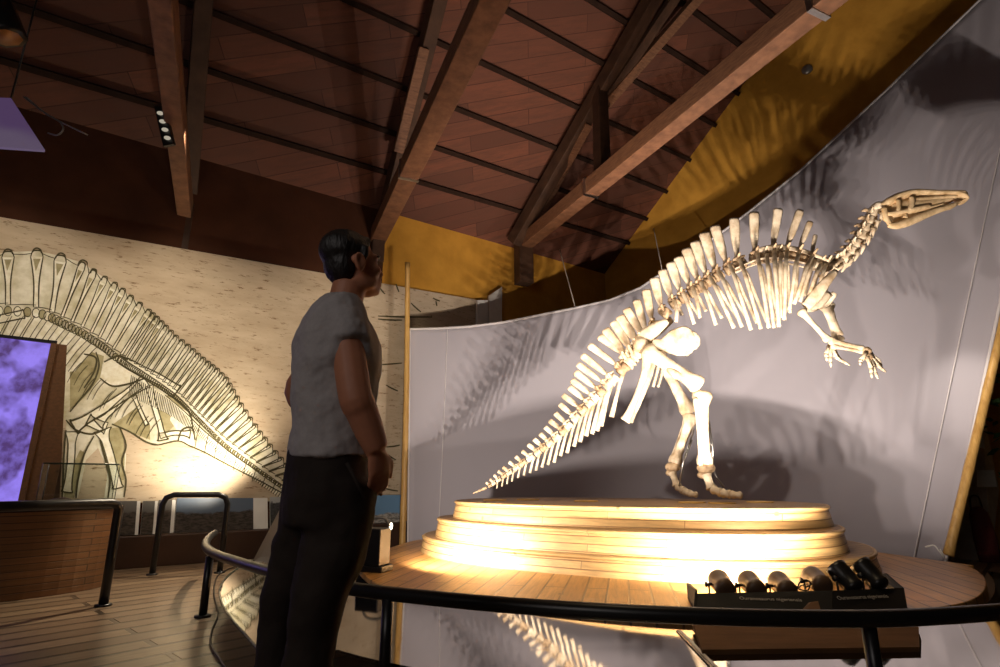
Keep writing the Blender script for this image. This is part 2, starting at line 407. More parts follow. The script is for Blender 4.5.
BB = [(-40,308),(-17,306),(8,305),(36,307),(52,312),(62,317),(72,322),(82,327),(91,333),(99,338),(106,343),(113,349),(121,355),(130,361),(140,367),(151,374),(163,382),(173,389),(182,397),(190,405),(198,413),(206,421),(215,430),(226,440),(238,449),(250,458),(262,467),(275,476),(288,485)]
tops, bases = [], []
for i_ in range(len(TT)):
    tops.append(TT[i_]); bases.append(BB[i_])
    if 12 <= i_ < len(TT)-1:
        tops.append(((TT[i_][0]+TT[i_+1][0])/2,(TT[i_][1]+TT[i_+1][1])/2)); bases.append(((BB[i_][0]+BB[i_+1][0])/2,(BB[i_][1]+BB[i_+1][1])/2))
low = [(-40,324),(0,325),(30,326),(55,331),(80,343),(105,357),(125,370),(145,383),(165,395),(185,412),(200,427),(215,440),(232,454),(250,466),(268,477),(288,489),(303,497)]
tail_low = [(303,498),(285,494),(262,482),(240,471),(221,461),(204,452),(190,446),(178,441),(158,445),(150,444)]
poly(fill, tops+tail_low+[(140,436),(120,428),(126,455),(124,498),(104,499),(108,470),(98,448),(86,460),(78,498),(62,498),(66,440),(66,420),(20,420),(-60,420),(-60,270)], .0615)
poly(shade, [(70,410),(70,372),(92,352),(104,356),(100,378),(84,398)], .0622)
poly(shade, [(112,428),(122,427),(125,452),(124,480),(118,480),(110,450),(96,430)], .0622)
poly(shade, [(112,425),(140,405),(150,425),(150,440),(135,434)], .0622)
poly(shade, [(152,398),(176,394),(190,410),(176,424),(160,440),(158,420)], .0622)
poly(shade, [(66,480),(80,450),(84,452),(74,498),(64,498)], .0622)
# ribs
for k in range(12):
    x0, y0 = -30+k*11.5, 316+max(0,(k-6))*5.2
    x1, y1 = x0-16-k*.8, y0+46-k*1.5
    poly(chalk, [(x0-3.4,y0),(x0+3.4,y0+1.5),(x1+3,y1),(x1-3,y1)], .063)
    stroke([(x0-4,y0),((x0+x1)/2-5,(y0+y1)/2),(x1-3.4,y1)], 1.0); stroke([(x0+4,y0+1.5),((x0+x1)/2+3,(y0+y1)/2),(x1+3.4,y1)], .9)
# spines: paired lines with white between, hooks on top
for i, ((tx,ty),(bx,by)) in enumerate(zip(tops, bases)):
    dx, dy = tx-bx, ty-by; L = math.hypot(dx, dy); nx, ny = -dy/L, dx/L
    wt = 6.2 if i < 5 else (4.2-.1*i if i < 13 else max(1.3, 2.9-.04*i)); wb = wt*.42
    q = [(bx+nx*wb,by+ny*wb),(bx+dx*.45+nx*wb*1.05,by+dy*.45+ny*wb*1.05),(tx+nx*wt-dx*.1,ty+ny*wt-dy*.1)]
    q2 = [(bx-nx*wb,by-ny*wb),(bx+dx*.45-nx*wb*1.05,by+dy*.45-ny*wb*1.05),(tx-nx*wt-dx*.1,ty-ny*wt-dy*.1)]
    poly(chalk, q+q2[::-1], .063)
    if i < 16: poly(shade, [(tx+nx*wt*.6-dx*.14,ty+ny*wt*.6-dy*.14),(tx-nx*wt*.6-dx*.14,ty-ny*wt*.6-dy*.14),(tx-nx*wt*.15-dx*.36,ty-ny*wt*.15-dy*.36)], .0638)
    w = 1.6 if i < 7 else 1.2
    stroke(q, w); stroke(q2, w)
    stroke([q[-1],(tx+nx*wt*.6,ty+ny*wt*.6),(tx-nx*wt*.6,ty-ny*wt*.6),q2[-1]], w)
    hk = 4.2 if i < 6 else 2.6
    stroke([(tx-hk*1.3,ty+2.4),(tx-hk*.8,ty-1.5),(tx,ty-hk*.7),(tx+hk*.9,ty-1),(tx+hk,ty+2)], w)
    if i+1 < len(tops):
        ux, uy = tops[i+1]
        stroke([(tx+hk,ty+2),((tx+ux)/2,(ty+uy)/2+3),(ux-hk*1.3,uy+2.4)], .9)
    if i+1 < len(bases):   # valley between spines
        ux, uy = bases[i+1]
        stroke([(bx-nx*wb,by-ny*wb),((bx+ux)/2,(by+uy)/2-1.5),(ux,uy-2)], .9)
# vertebrae row
vb = cr([Vector((x,y+2,0)) for x, y in bases], 3)
for i, p in enumerate(vb):
    r = max(2.1, 5.0-i*.036)
    ring = [(p.x+r*math.cos(a_)*.8, p.y+4+r*math.sin(a_)) for a_ in [j*math.pi/4 for j in range(9)]]
    poly(chalk if i % 2 else shade, ring[:-1], .064); stroke(ring, 1.0)
    if i > 44 :
        x1, y1 = p.x-2, p.y+9; x2, y2 = p.x-5, p.y+9+max(4, 22-(i-44)*.38)
        poly(chalk, [(x1-1.3,y1),(x1+1.3,y1),(x2+1,y2),(x2-1,y2)], .0635); stroke([(x1-1.5,y1),(x2-1.2,y2)], .9, smooth=False)
stroke(low[8:], 1.3); stroke(tail_low, 1.6)
# scapula-like white bar and pelvis / leg bones
def bone2(pts, w0, w1, wm, lw=1.5):
    a_, b_ = Vector((*pts[0],0)), Vector((*pts[-1],0)); cc = cr([Vector((x,y,0)) for x,y in pts], 8); L = []; R_ = []
    k = len(cc)
    for i, p in enumerate(cc):
        t = cc[min(i+1,k-1)]-cc[max(i-1,0)]; t.normalize(); nn = V(-t.y,t.x,0); u = i/(k-1)
        w = wm + (w0-wm)*max(0,1-u*4)**1.2 + (w1-wm)*max(0,1-(1-u)*4)**1.2
        L.append((p+nn*w).xy); R_.append((p-nn*w).xy)
    q = [tuple(x) for x in L]+[tuple(x) for x in R_[::-1]]
    poly(chalk, q, .0645); stroke(q+[q[0]], lw)
bone2([(-30,325),(0,319),(24,314)], 5, 4, 4)
bone2([(118,358),(140,370),(160,380),(177,391)], 3, 6, 5)
bone2([(146,381),(118,400),(92,416),(74,427)], 7, 7, 4.2, 1.8)
bone2([(140,385),(118,405),(98,424)], 4, 6, 2.4)
bone2([(149,386),(154,405),(160,425),(163,440)], 4, 5, 2.6)
bone2([(134,396),(140,410),(147,425)], 2.6, 2, 1.8)
bone2([(160,436),(175,433),(190,434)], 3, 4, 2.2)
bone2([(102,430),(110,455),(118,488)], 9, 5, 4)
bone2([(72,432),(71,460),(67,492)], 7, 5, 3.6)
bone2([(106,428),(96,424),(88,420)], 6, 6, 5)
poly(chalk, [(104,362),(122,356),(136,372),(130,384),(112,386),(100,378)], .0642)
poly(chalk, [(174,404),(188,412),(192,428),(178,432),(170,420)], .0642)
for a_ in [[(96,352),(99,366),(92,385),(78,402),(70,412)], [(84,354),(96,358),(94,372),(84,388)], [(66,420),(76,430),(92,434),(108,428)], [(120,428),(126,445),(122,462),(126,480),(124,497)], [(100,440),(106,462),(110,480),(108,498)],
           [(94,436),(84,455),(78,480),(76,498)], [(66,430),(64,455),(63,480),(62,498)], [(112,424),(130,432),(146,442),(158,445)], [(100,378),(112,386),(128,384),(146,378)], [(104,362),(118,356),(128,360)],
           [(178,441),(182,430),(192,428),(195,440)], [(168,395),(180,402),(190,414),(193,430)]]:
    stroke(a_, 2.0)
for k in range(16):
    x = 82+k*5.2+random.uniform(-2,2); y = 366+k*3.6+random.uniform(-5,5)
    stroke([(x,y),(x-8,y+9),(x-14,y+20)], .8)
for k in range(9):
    x = 200+k*9.5; stroke([(x,424+k*7),(x-3,436+k*6.6),(x-5,448+k*5.6)], .9)
# small notes and specks written on the wall at the right of the figure
for (x0,y0,x1,y1) in [(411,303,421,312),(378,316,432,317),(378,319,402,320),(433,298,440,301),(436,301,437,306),(380,288,385,294),(396,284,399,292),(368,365,402,363),(386,385,398,391),(386,447,400,445),(384,452,396,460),(384,488,398,491)]:
    stroke([(x0,y0),((x0+x1)/2,(y0+y1)/2+.4),(x1,y1)], 1.5)
fill.build('wash', 'wash', mr); chalk.build('pale_bones', 'chalk', mr); shade.build('shading', 'shade', mr); ink.build('ink_lines', 'ink', mr)
# plinth under the pictures, picture boards leaning on it
base_b = MB().slab([PW(-160,533,.34), PW(470,533,.34), PW(470,575,.34), PW(-160,575,.34)], WN, .33)
bb = MB(); A = W0 - WD*4 + WN*.17; B = W0 + WD*6.4 + WN*.17
bb.bar(A+V(0,0,.17), B+V(0,0,.17), .32, .34); tag(bb.build('wooden_plinth', 'plinth', None, .01), 'long dark brown plinth along the foot of the drawing wall', 'plinth')
def board(x0, x1, y0, y1, mat, label, strip=None, off=.16):
    o_ = empty('picture_board', PW((x0+x1)/2, y1, off), label, 'photo board', None)
    q = [PW(x0+3*(1 if x0 < 260 else 0), y0, off), PW(x1+3*(1 if x1 < 260 else 0), y0, off), PW(x1, y1, off+.07), PW(x0, y1, off+.07)]
    for p_ in q[2:]: p_.z = max(p_.z, .348) if y1 > 525 else p_.z
    n = (q[1]-q[0]).cross(q[3]-q[0]).normalized()
    if n.dot(CAM-q[0]) < 0: n = -n
    MB().slab(q, n, .02).build('backing', 'white', o_)
    i_ = .0015
    sl, sr = (0, 0) if not strip else strip
    w = lambda p, q_, f: p.lerp(q_, f)
    qq = [w(q[0],q[1],sl), w(q[1],q[0],sr), w(q[2],q[3],sr), w(q[3],q[2],sl)]
    MB().slab([p_+n*(i_+.002) for p_ in qq], n, .002).build('photograph', mat, o_)
board(101,114,503,517,'ph_green','small green landscape photo board beside the left handrail post')
board(102,113,520,540,'paper','blank pale board below the small green landscape photo')
board(116,137.5,501,538,'ph_dark','dark photo board with one white edge, first right of the left handrail', (0,.16))
board(140,155,501,537,'ph_dark','narrow dark photo board between two white strips', (0,.2))
board(156,173,500,536,'ph_dark','dark photo board seen through the left leg of the hoop rail', (0,.22))
board(174,267.5,498,533,'ph_blue','wide photo board of dark rock pillars under a blue grey sky', (.0,.17))
board(270,292,497,532,'ph_bw','small grey photo board close behind the man', (.0,.2))
board(372,401,495,530,'ph_sky','photo board with pale blue sky at the foot of the left bamboo pole')
# white uprights at the end of the drawing
zb_ = lambda p: V(p.x, p.y, .345)
for (x0,x1,y0,y1,yb,lab) in ((477.5,488,300,300,328,'narrow white upright board at the end of the drawing wall'),(489.5,502,295,287,328,'taller slanted white board beside the dark truss post')):
    o_ = MB().slab([PW(x0,y0,.14), PW(x1,y1,.14), zb_(PW(x1,y1,.14)), zb_(PW(x0,y0,.14))], WN, .05).build('upright_board', 'white'); tag(o_, lab, 'board')

# ================================================================== STAGE
ZD = .20
disc_px = [(420,592.5),(394,589),(378,584),(367,577),(362,570),(367,562),(378,554),(395,546)]
disc = [Pz(x, y, ZD) for x, y in disc_px]
back = [V(-.9,8.0,ZD), V(.5,8.75,ZD), V(2.2,8.7,ZD), V(3.6,7.7,ZD)]
right = [Pz(x, y, ZD) for x, y in [(950,562),(968,566),(981,573),(986,581),(983,592),(965,602),(930,608)]]
front = [Pz(x, y, ZD) for x, y in [(880,612),(800,614.5),(700,614),(600,609),(500,601)]]
DISC = cr(disc+back+right+front, 5, True)
st = MB().slab(DISC, V(0,0,1), .10).build('round_stage', 'stage', None, .006)
tag(st, 'low rounded timber stage of boards under the stepped pedestal', 'stage')
ped = empty('pedestal', (1.3,6.3,ZD), 'three-step curved pine pedestal carrying the dinosaur skeleton', 'pedestal')
def sell(cx, cy, a, b, an, n=2.35, k=96):
    out = []
    for i in range(k):
        t = 2*math.pi*i/k; c, s = math.cos(t), math.sin(t)
        x = a*math.copysign(abs(c)**(2/n), c); y = b*math.copysign(abs(s)**(2/n), s)
        out.append((cx+math.cos(an)*x-math.sin(an)*y, cy+math.sin(an)*x+math.cos(an)*y))
    return out
TIERS = [((1.34,6.42,2.31,1.66,-.53),.20,.36),((1.25,6.24,2.08,1.36,-.54),.36,.55),((1.34,6.36,1.97,1.23,-.49),.55,.73)]
for q, z0, z1 in TIERS:
    mb = MB(); lo = sell(*q); hi = sell(q[0], q[1], q[2]-.035, q[3]-.035, q[4]); k = len(lo)
    mb.add([V(x,y,z0) for x,y in lo]+[V(x,y,z1-.006) for x,y in hi]+[V(q[0]+(x-q[0])*.996,q[1]+(y-q[1])*.996,z1) for x,y in hi], [(i,(i+1)%k,k+(i+1)%k,k+i) for i in range(k)]+[(k+i,k+(i+1)%k,2*k+(i+1)%k,2*k+i) for i in range(k)], True)
    tp = mb.build('tier', 'pine', ped)
    tm = MB().add([V(q[0]+(x-q[0])*.996,q[1]+(y-q[1])*.996,z1) for x,y in hi], [tuple(range(k))]).build('tier_top', 'pinetop', tp)
    lp = MB(); pts_ = [V(x,y,z1-.018) for x,y in sell(q[0],q[1],q[2]-.026,q[3]-.026,q[4])]
    lp.tube(pts_, (.016) , 6, closed=True); lp.build('edge_moulding', 'pine', tp)
TOPZ = .73
for i,(x,y,lab) in enumerate([(495,500.5,'brass disc on the pedestal top under the tail tip'),(528,500,'second brass disc from the tail tip on the pedestal top'),(586,501.5,'brass disc on the pedestal top left of the feet'),(692,503,'brass disc just before the rear foot of the skeleton'),(722,503.5,'brass disc before the front foot of the skeleton'),(760,502.5,'rightmost brass disc on the pedestal top')]):
    p = Pz(x, y, TOPZ); q = [p+V(.13*math.cos(a_), .13*math.sin(a_), .012) for a_ in [j*math.pi/8 for j in range(16)]]
    tag(MB().slab(q, V(0,0,1), .012).build('brass_disc', 'brass'), lab, 'disc', 'brass discs on the pedestal')

# ================================================================== DINOSAUR SKELETON
SD = V(math.cos(-.2), math.sin(-.2), 0); SN = V(SD.y, -SD.x, 0)          # SN points to the near side
S0 = V(1.3, 6.35, 0); U = .0113
def S(px, py, off=0): return Ppl(px, py, S0+SN*off, SN)
dino = empty('dinosaur_skeleton', S(690, 500), 'mounted sail-backed dinosaur skeleton standing on the stepped wooden pedestal', 'skeleton')
def bone(name, pts, r, parent=dino, mat='bone', n=8, sm=4, flat=None):
    """pts world points, r list of radii in metres (or pairs: in plane, sideways)"""
    rr = [x if isinstance(x, tuple) else (x, x if flat is None else flat) for x in r]
    if len(pts) > 2 or sm:
        P2 = cr(pts, sm); k = len(pts); R2 = []
        for i in range(len(P2)):
            t = i/(len(P2)-1)*(k-1); j = min(int(t), k-2); f = t-j
            R2.append((lerp(rr[j][0], rr[j+1][0], f), lerp(rr[j][1], rr[j+1][1], f)))
    else: P2, R2 = pts, rr
    return MB().tube(P2, R2, n, side=SN).build(name, mat, parent)
def longbone(mb, a, b, r0, rm, r1, flat=.8, bow=None):
    """a limb bone with swollen ends"""
    a = Vector(a); b = Vector(b); q = []; rr = []
    for t, k in ((0,.55),(.03,.9),(.09,1),(.2,.25),(.5,0),(.8,.25),(.91,1),(.97,.9),(1,.55)):
        rE = r0 if t < .5 else r1
        p = a.lerp(b, t)
        if bow is not None: p += bow*math.sin(math.pi*t)
        q.append(p); r = rm + (rE-rm)*k if k not in (.55,) else rE*.55
        rr.append((r, r*flat))
    mb.tube(q, rr, 10, side=SN); return mb
spine = [S(x,y) for x,y in [(474,493),(490,486),(503,477.5),(520,466),(535,455),(550,443.5),(567,428),(585,409),(600,394),(615,378.5),(628,364),(640,351),(652,335),(662,318),(672,307),(684,298),(700,288),(717,277),(735,267),(750,261),(767,257),(787,256),(805,260),(822,267),(838,264),(851,253),(861,239),(869,224),(876,210)]]
fine = cr(spine, 10)
def at(px):      # parameter on the fine spine nearest to an image column
    best = min(range(len(fine)), key=lambda i: abs(proj(fine[i])[0]-px)); return best
def proj(p):
    d = p-CAM; dep = d.y*cs+d.z*sn; u = -d.y*sn+d.z*cs
    return 500+F*d.x/dep, 333.5-F*u/dep
def tang(i): return (fine[min(i+2,len(fine)-1)]-fine[max(i-2,0)]).normalized()
def vertebra(c, t, L, r, proc=1.0, mat='bone', zyg=True):
    mb = MB(); up = t.cross(SN).normalized()
    if up.z < 0: up = -up
    a, b = c - t*L*.47, c + t*L*.47
    mb.tube([a, a.lerp(b,.12), a.lerp(b,.5), a.lerp(b,.88), b], [r*.85, r, r*.72, r, r*.85], 9, side=SN)
    if proc:
        for s in (1,-1):
            mb.tube([c+up*r*.6+SN*s*r*.4, c+up*r*1.2+SN*s*r*(1.3*proc), c+up*r*1.3+SN*s*r*(2.1*proc)], [r*.34, r*.28, r*.16], 5)
    if zyg:
        mb.tube([c+up*r*.6-t*L*.1, c+up*r*1.35, c+up*r*1.45+t*L*.3], [r*.5, r*.55, r*.3], 6)
        for s in (1,-1): mb.tube([c+up*r*1.2+SN*s*r*.45-t*L*.35, c+up*r*1.35+SN*s*r*.5, c+up*r*1.1+SN*s*r*.45+t*L*.62], [r*.25, r*.32, r*.2], 5)
    return mb.build('vertebra', mat, dino), up
def spine_blade(top, base, w0, w1, parent, th=.022, mat='bone'):
    b, t = Vector(base), Vector(top)
    jit = [random.uniform(.93,1.07) for _ in range(6)]
    pts = [b, b.lerp(t,.15), b.lerp(t,.4), b.lerp(t,.7), b.lerp(t,.94), t]
    rr = [(w0*.75*jit[0],th),(w0*.6*jit[1],th*.8),(lerp(w0,w1,.35)*jit[2],th*.75),(lerp(w0,w1,.75)*jit[3],th*.8),(w1*jit[4],th),(w1*.8,th*.7)]
    return MB().tube(pts, rr, 8, side=SN).build('neural_spine', mat, parent)
# --- tail
ct = [(599,336),(589,345),(582,355),(577.6,364),(575,372),(571.6,380),(569,387),(562.7,395),(559.6,404),(555,413),(549.5,420.5),(545,427),(540,433.5),(534,439),(528,444.5),(522,451),(515.5,456.5),(509,462),(503,467),(498,471),(494,475),(490,479),(486,482.5)]
_cb = [(623,368),(613.5,379),(605,388.5),(598,396.5),(591.5,403),(585,409.5),(578.5,417),(572,423.5),(565,430.5),(558,436.5),(551,443),(544,448.5),(537,454),(530,459),(523,464),(516,469),(509,474),(502.5,478.5),(496,482.5),(490,486)]
che = [(611.5,417),(601,426),(597,431),(592,434),(586,436),(580,442),(574,446.5),(567,453),(560.5,456),(554,462.5),(548,465),(542,467.5),(536,470.5),(530,473),(524,475.5),(518,478),(512,481.5),(507,484),(502,486.5),(497,488.5)]
sp2 = [V(*proj(p), 0) for p in fine]
def hit(x, y, dx, dy):     # where a stroke from (x, y) meets the spine line
    best = min(range(len(sp2)), key=lambda i: abs((sp2[i].x-x)*dy-(sp2[i].y-y)*dx)); return sp2[best].x, sp2[best].y
NT = len(ct)-1
cb2 = [hit(x, y, .80-.10*i/NT, .60+.10*i/NT) for i,(x,y) in enumerate(ct)]
tv = []
for i, ((tx,ty),(bx,by)) in enumerate(zip(ct, cb2)):
    k = at(bx); c = fine[k]; t = tang(k); f = i/NT
    L = (S(*cb2[min(i+1,NT)])-S(*cb2[max(i-1,0)])).length/(2 if 0 < i < NT else 1)*.9
    r = lerp(.068, .020, f**.8)
    vt, up = vertebra(c, t, L, r, 1.1*(1-f*.5), 'bone_dark' if i % 3 == 1 else 'bone')
    spine_blade(S(tx,ty), c+up*r*.5, lerp(.034,.012,f), lerp(.046,.017,f), vt, lerp(.021,.010,f))
    tv.append((bx, vt))
for i, (ex,ey) in enumerate(che):
    f = i/(len(che)-1); hx, hy = hit(ex, ey, .25, -.97)
    vt = min(tv, key=lambda q: abs(q[0]-hx))[1]; e = S(ex, ey); b_ = S(hx-.4, hy+2.2-1.2*f)
    MB().tube([b_, b_.lerp(e,.35)+V(-.006,0,0), e], [(lerp(.028,.011,f),.018),(lerp(.020,.009,f),.013),(lerp(.030,.010,f),.012)], 7, side=SN).build('chevron', 'bone', vt)
for j, x in enumerate((485,481,478,475.5)):
    k = at(x); vertebra(fine[k], tang(k), .05, .018-.003*j, 0, 'bone_dark', False)
# --- pelvis stretch (sacrum) with four tall joined spines
for (tx,ty),(bx,by) in zip([(605,329),(613,321.5),(619,316),(626,308.5)], [(629,361),(635,355.5),(641,348),(646,340)]):
    k = at(bx); vt, up = vertebra(fine[k], tang(k), .085, .085, 1.4)
    spine_blade(S(tx,ty), S(bx-2,by-3), .05, .056, vt, .02)
# --- back
dt = [(636.5,300),(646,289.5),(654,278),(662,270),(670.5,262.5),(678,257),(686,248.5),(694.5,241.5),(704,232.5),(714.5,225.5),(734,218),(754,212),(778.5,208.5),(800.5,210),(810.5,221.5),(815.5,235)]
db = [(651,327),(657,318),(666,306),(675,300),(684.5,294),(693,288),(701,282),(710,276.5),(719.5,272),(730,267),(740,260.5),(757,256),(772,252),(785,252),(797,254),(808,257)]
ribs_end = {3:(676,322,.1),4:(694,324,.2),5:(700,318,.3),6:(716,325,.5),7:(734,328,.8),8:(742,327,.95),9:(751,330,1),10:(761,329,1),11:(769,328,1),12:(779,327,1),13:(784,320,.9),14:(789,310,.8),15:(794,304,.7)}
for i, ((tx,ty),(bx,by)) in enumerate(zip(dt, db)):
    k = at(bx); c = fine[k]; t = tang(k)
    L = .105 if i < 10 else .15
    vt, up = vertebra(c, t, L, .062, 1.5, 'bone_dark')
    w1 = [.05,.052,.056,.058,.058,.06,.06,.062,.066,.062,.06,.058,.052,.046,.036,.026][i]
    spine_blade(S(tx,ty), c+up*.06, w1*.72, w1, vt, .022)
    if i in ribs_end:
        ex, ey, wd = ribs_end[i]
        for s in (1,-1):
            o_ = .16+.16*wd
            cx_, cy_ = proj(c); ex2, ey2 = (ex, ey) if s > 0 else (ex+6, ey-7)
            a_ = c + SN*s*.09 + up*.04
            m1 = S(lerp(cx_,ex2,.20)+1, lerp(cy_,ey2,.14), s*o_*.95); m2 = S(lerp(cx_,ex2,.55)+1, lerp(cy_,ey2,.54), s*o_*1.2); e = S(ex2, ey2, s*o_)
            bone('rib', [a_, m1, m2, e], [(.023,.02),(.024,.016),(.020,.014),(.021,.013)], sm=5, n=7)
# extra front ribs and cervical series
for i, x in enumerate((765,779.5,818)):
    k = at(x); vertebra(fine[k], tang(k), .12, .055, 1.4)
for (bx,ex,ey,wd) in ((766,774,328,1),(780,781,318,.9),(812,800,302,.6),(818,808,298,.5),(824,817,296,.4)):
    k = at(bx); c = fine[k]
    for s in (1,-1):
        o_ = .14+.16*wd; cx_, cy_ = proj(c); ex2, ey2 = (ex, ey) if s > 0 else (ex+5, ey-6)
        a_ = c + SN*s*.08
        bone('rib', [a_, S(lerp(cx_,ex2,.2)+1, lerp(cy_,ey2,.15), s*o_*.95), S(lerp(cx_,ex2,.55), lerp(cy_,ey2,.55), s*o_*1.15), S(ex2,ey2,s*o_)], [(.021,.018),(.022,.015),(.019,.013),(.019,.012)], sm=5, n=7)
for i, (x,y) in enumerate([(829,266.5),(838,264),(845.5,258.5),(852,251.5),(857.5,244.5),(862.5,236.5),(867,228.5),(871,220.5),(874.5,213)]):
    k = min(range(len(fine)), key=lambda q: (Vector(proj(fine[q]))-V(x,y,0).xy).length)
    c = fine[k]; t = tang(k); vt, up = vertebra(c, t, .105, .060-.002*i, 1.2)
    # neck side: little spines and neck ribs
    o_ = t.cross(SN).normalized(); o_ = o_ if o_.x < 0 or o_.z > .8 else -o_
    MB().tube([c+o_*.03, c+o_*.10, c+o_*.125-t*.03], [(.03,.02),(.024,.018),(.012,.012)], 6, side=SN).build('neural_spine', 'bone_dark', vt)
    for s in (1,-1):
        MB().tube([c+SN*s*.05-o_*.03, c+SN*s*.09-o_*.06-t*.03, c+SN*s*.07-o_*.075-t*.12], [.022,.02,.010], 6).build('neck_rib', 'bone', vt)
# ossified tendons along the foot of the spines
for s in (1,-1):
    for q, (dy, r) in enumerate(((0,.034),(7,.012),(11,.010))):
        bone('tendon_bar', [S(x, y+dy, s*(.07+.01*q)) for x,y in ([(758,250),(775,247),(795,249),(812,254),(830,262)] if q == 0 else [(735,262),(760,252),(785,252),(815,259)])], [r*.8,r,r*.9,r*.8,r*.6][:5 if q == 0 else 4], flat=.02)
# --- shoulder girdle and arms
for s, o in ((1,.24),(-1,-.24)):
    dx = 0 if s > 0 else 6
    bone('scapula', [S(836+dx*0, 271, o*.8), S(826, 282, o), S(816+dx*.5, 295, o), S(806+dx, 307, o*.9)], [(.03,.02),(.05,.022),(.07,.028),(.055,.04)])
    bone('coracoid', [S(806+dx,307,o*.9), S(818+dx,303,o*.6), S(829+dx,293,o*.4)], [(.04,.03),(.06,.025),(.03,.02)])
bone('sternal_plate', [S(806,309,0), S(818,307,0), S(830,296,0)], [(.02,.10),(.03,.12),(.02,.07)])
def hand(elb, wr, fingers, side):
    for a_, m_, e in fingers:
        mb = MB(); A, B, C_ = a_, m_, e
        mb.tube([A, A.lerp(B,.5), B], [.024,.016,.022], 7); mb.tube([B, B.lerp(C_,.5)], [.022,.015], 7); mb.tube([B.lerp(C_,.52), C_], [.018,.008], 7)
        mb.build('finger', 'bone', dino)
# near arm
mb = MB(); longbone(mb, S(800,310,.25), S(829,341,.27), .055,.026,.045); mb.build('humerus', 'bone', dino)
mb = MB(); longbone(mb, S(829,340,.28), S(864,349,.20), .048,.024,.036); mb.build('ulna', 'bone', dino)
mb = MB(); longbone(mb, S(831,346,.27), S(864,352,.20), .032,.017,.028); mb.build('radius', 'bone', dino)
w_ = S(866,351,.2)
MB().ell(w_, (.055,.05,.045)).ell(S(868,357,.2), (.05,.045,.04)).build('wrist', 'bone_dark', dino)
hand(None, None, [(S(868,356,.2), S(873,366,.2), S(878,379,.2)), (S(870,355,.17), S(877,365,.16), S(886,372,.15)), (S(867,357,.23), S(871,368,.24), S(872,378,.25)), (S(866,353,.25), S(861,360,.27), S(860,365,.28)), (S(870,353,.14), S(879,361,.12), S(882,368,.11))], 1)
# far arm
mb = MB(); longbone(mb, S(826,304,-.25), S(838,337,-.22), .09,.05,.065); mb.build('humerus', 'bone', dino)
mb = MB(); longbone(mb, S(838,337,-.22), S(831,345,.0), .05,.028,.036); mb.build('ulna', 'bone', dino)
mb = MB(); longbone(mb, S(842,338,-.22), S(835,347,.0), .034,.02,.03); mb.build('radius', 'bone', dino)
MB().ell(S(832,347,.0), (.055,.045,.04)).build('wrist', 'bone_dark', dino)
hand(None, None, [(S(831,348,.0), S(830,357,.0), S(831,367,.0)), (S(834,349,-.02), S(839,359,-.03), S(850,365.5,-.04)), (S(833,349,.02), S(836,357,.03), S(843,362,.05)), (S(829,347,.03), S(826,354,.05), S(827,361,.06))], -1)
# --- pelvis
for s in (1,-1):
    o = .20*s; q = 0 if s > 0 else 5
    bone('ilium', [S(635+q,345-q*.4,o), S(645+q,336-q*.4,o), S(655+q,329-q*.4,o), S(667+q,321-q*.4,o*.9)], [(.04,.03),(.085,.035),(.075,.03),(.035,.025)])
    bone('pubis', [S(652+q,344,o*.9), S(662+q,345,o*.85), S(674+q,343,o*.8), S(685+q,341,o*.75), S(691+q,341,o*.7), S(695+q,341,o*.68)], [(.06,.03),(.07,.025),(.15,.02),(.175,.016),(.14,.014),(.05,.01)] if s > 0 else [(.05,.03),(.06,.025),(.11,.02),(.13,.016),(.10,.014),(.04,.01)], n=14)
    bone('ischium', [S(648+q,352,o*.8), S(645+q,372,o*.6), S(637+q,395,o*.4), S(629+q*.6,414,o*.25), S(625+q*.6,421,o*.22)], [(.07,.04),(.04,.03),(.032,.026),(.045,.03),(.06,.03)] )
    bone('pubic_rod', [S(660+q,358,o*.8), S(657+q,373,o*.7), S(653+q,387,o*.6)], [.02,.016,.016])
    # two wall ribs below the hip
bone('sacral_ribs', [S(640,352,.16), S(640,352,0), S(640,352,-.16)], [.07,.09,.07])
# --- legs: near one planted forward, far one behind
mb = MB(); longbone(mb, S(644,349,.26), S(701,387,.27), .10,.070,.105, .85); mb.ell(S(641,345,.2),(.09,.09,.09)); mb.tube([S(668,368,.29), S(676,375,.31), S(683,379,.29)], [.03,.05,.03], 7); mb.build('femur', 'bone', dino)
mb = MB(); longbone(mb, S(702,391,.27), S(705,467,.27), .105,.050,.082, .8); mb.tube([S(696,392,.27),S(700,400,.27),S(703,412,.27)],[.05,.05,.03],8,side=SN); mb.build('tibia', 'bone', dino)
mb = MB(); longbone(mb, S(696,398,.34), S(701,466,.33), .035,.016,.028); mb.build('fibula', 'bone', dino)
mb = MB(); mb.ell(S(706,468,.27), (.095,.075,.06)); mb.ell(S(704,475,.27), (.07,.07,.04)); mb.build('ankle', 'bone_dark', dino)
def foot(x0, y0, off, toe, down, sc_=1):
    g = lambda p: V(p.x, p.y, max(p.z, TOPZ+.05))
    for s, e in ((.085,.10),(0,.0),(-.085,-.10)):
        a_ = S(x0, y0, off+s*.5); b_ = g(S(toe[0][0], toe[0][1], off+s)); 
        mb = MB(); longbone(mb, a_, b_, (.055*sc_),.038*sc_,.058*sc_); mb.build('metatarsal', 'bone', dino)
        mb = MB(); pts_ = [g(S(x, y, off+s*(1+.5*j)+e*.3*j)) for j,(x,y) in enumerate(toe)]
        for u, (p_, q_) in enumerate(zip(pts_, pts_[1:])):
            r_ = [.048,.042,.036,.03][u]*sc_
            r_ = min(r_*1.15, .05)
            mb.tube([p_, p_.lerp(q_,.15), p_.lerp(q_,.5), p_.lerp(q_,.85), q_], [r_*.7, r_, r_*.7, r_*.95, r_*.45], 8)
        mb.build('toe', 'bone', dino)
foot(706,474,.27,[(712,489),(722,493),(731,494.5),(742,495.5)],None)
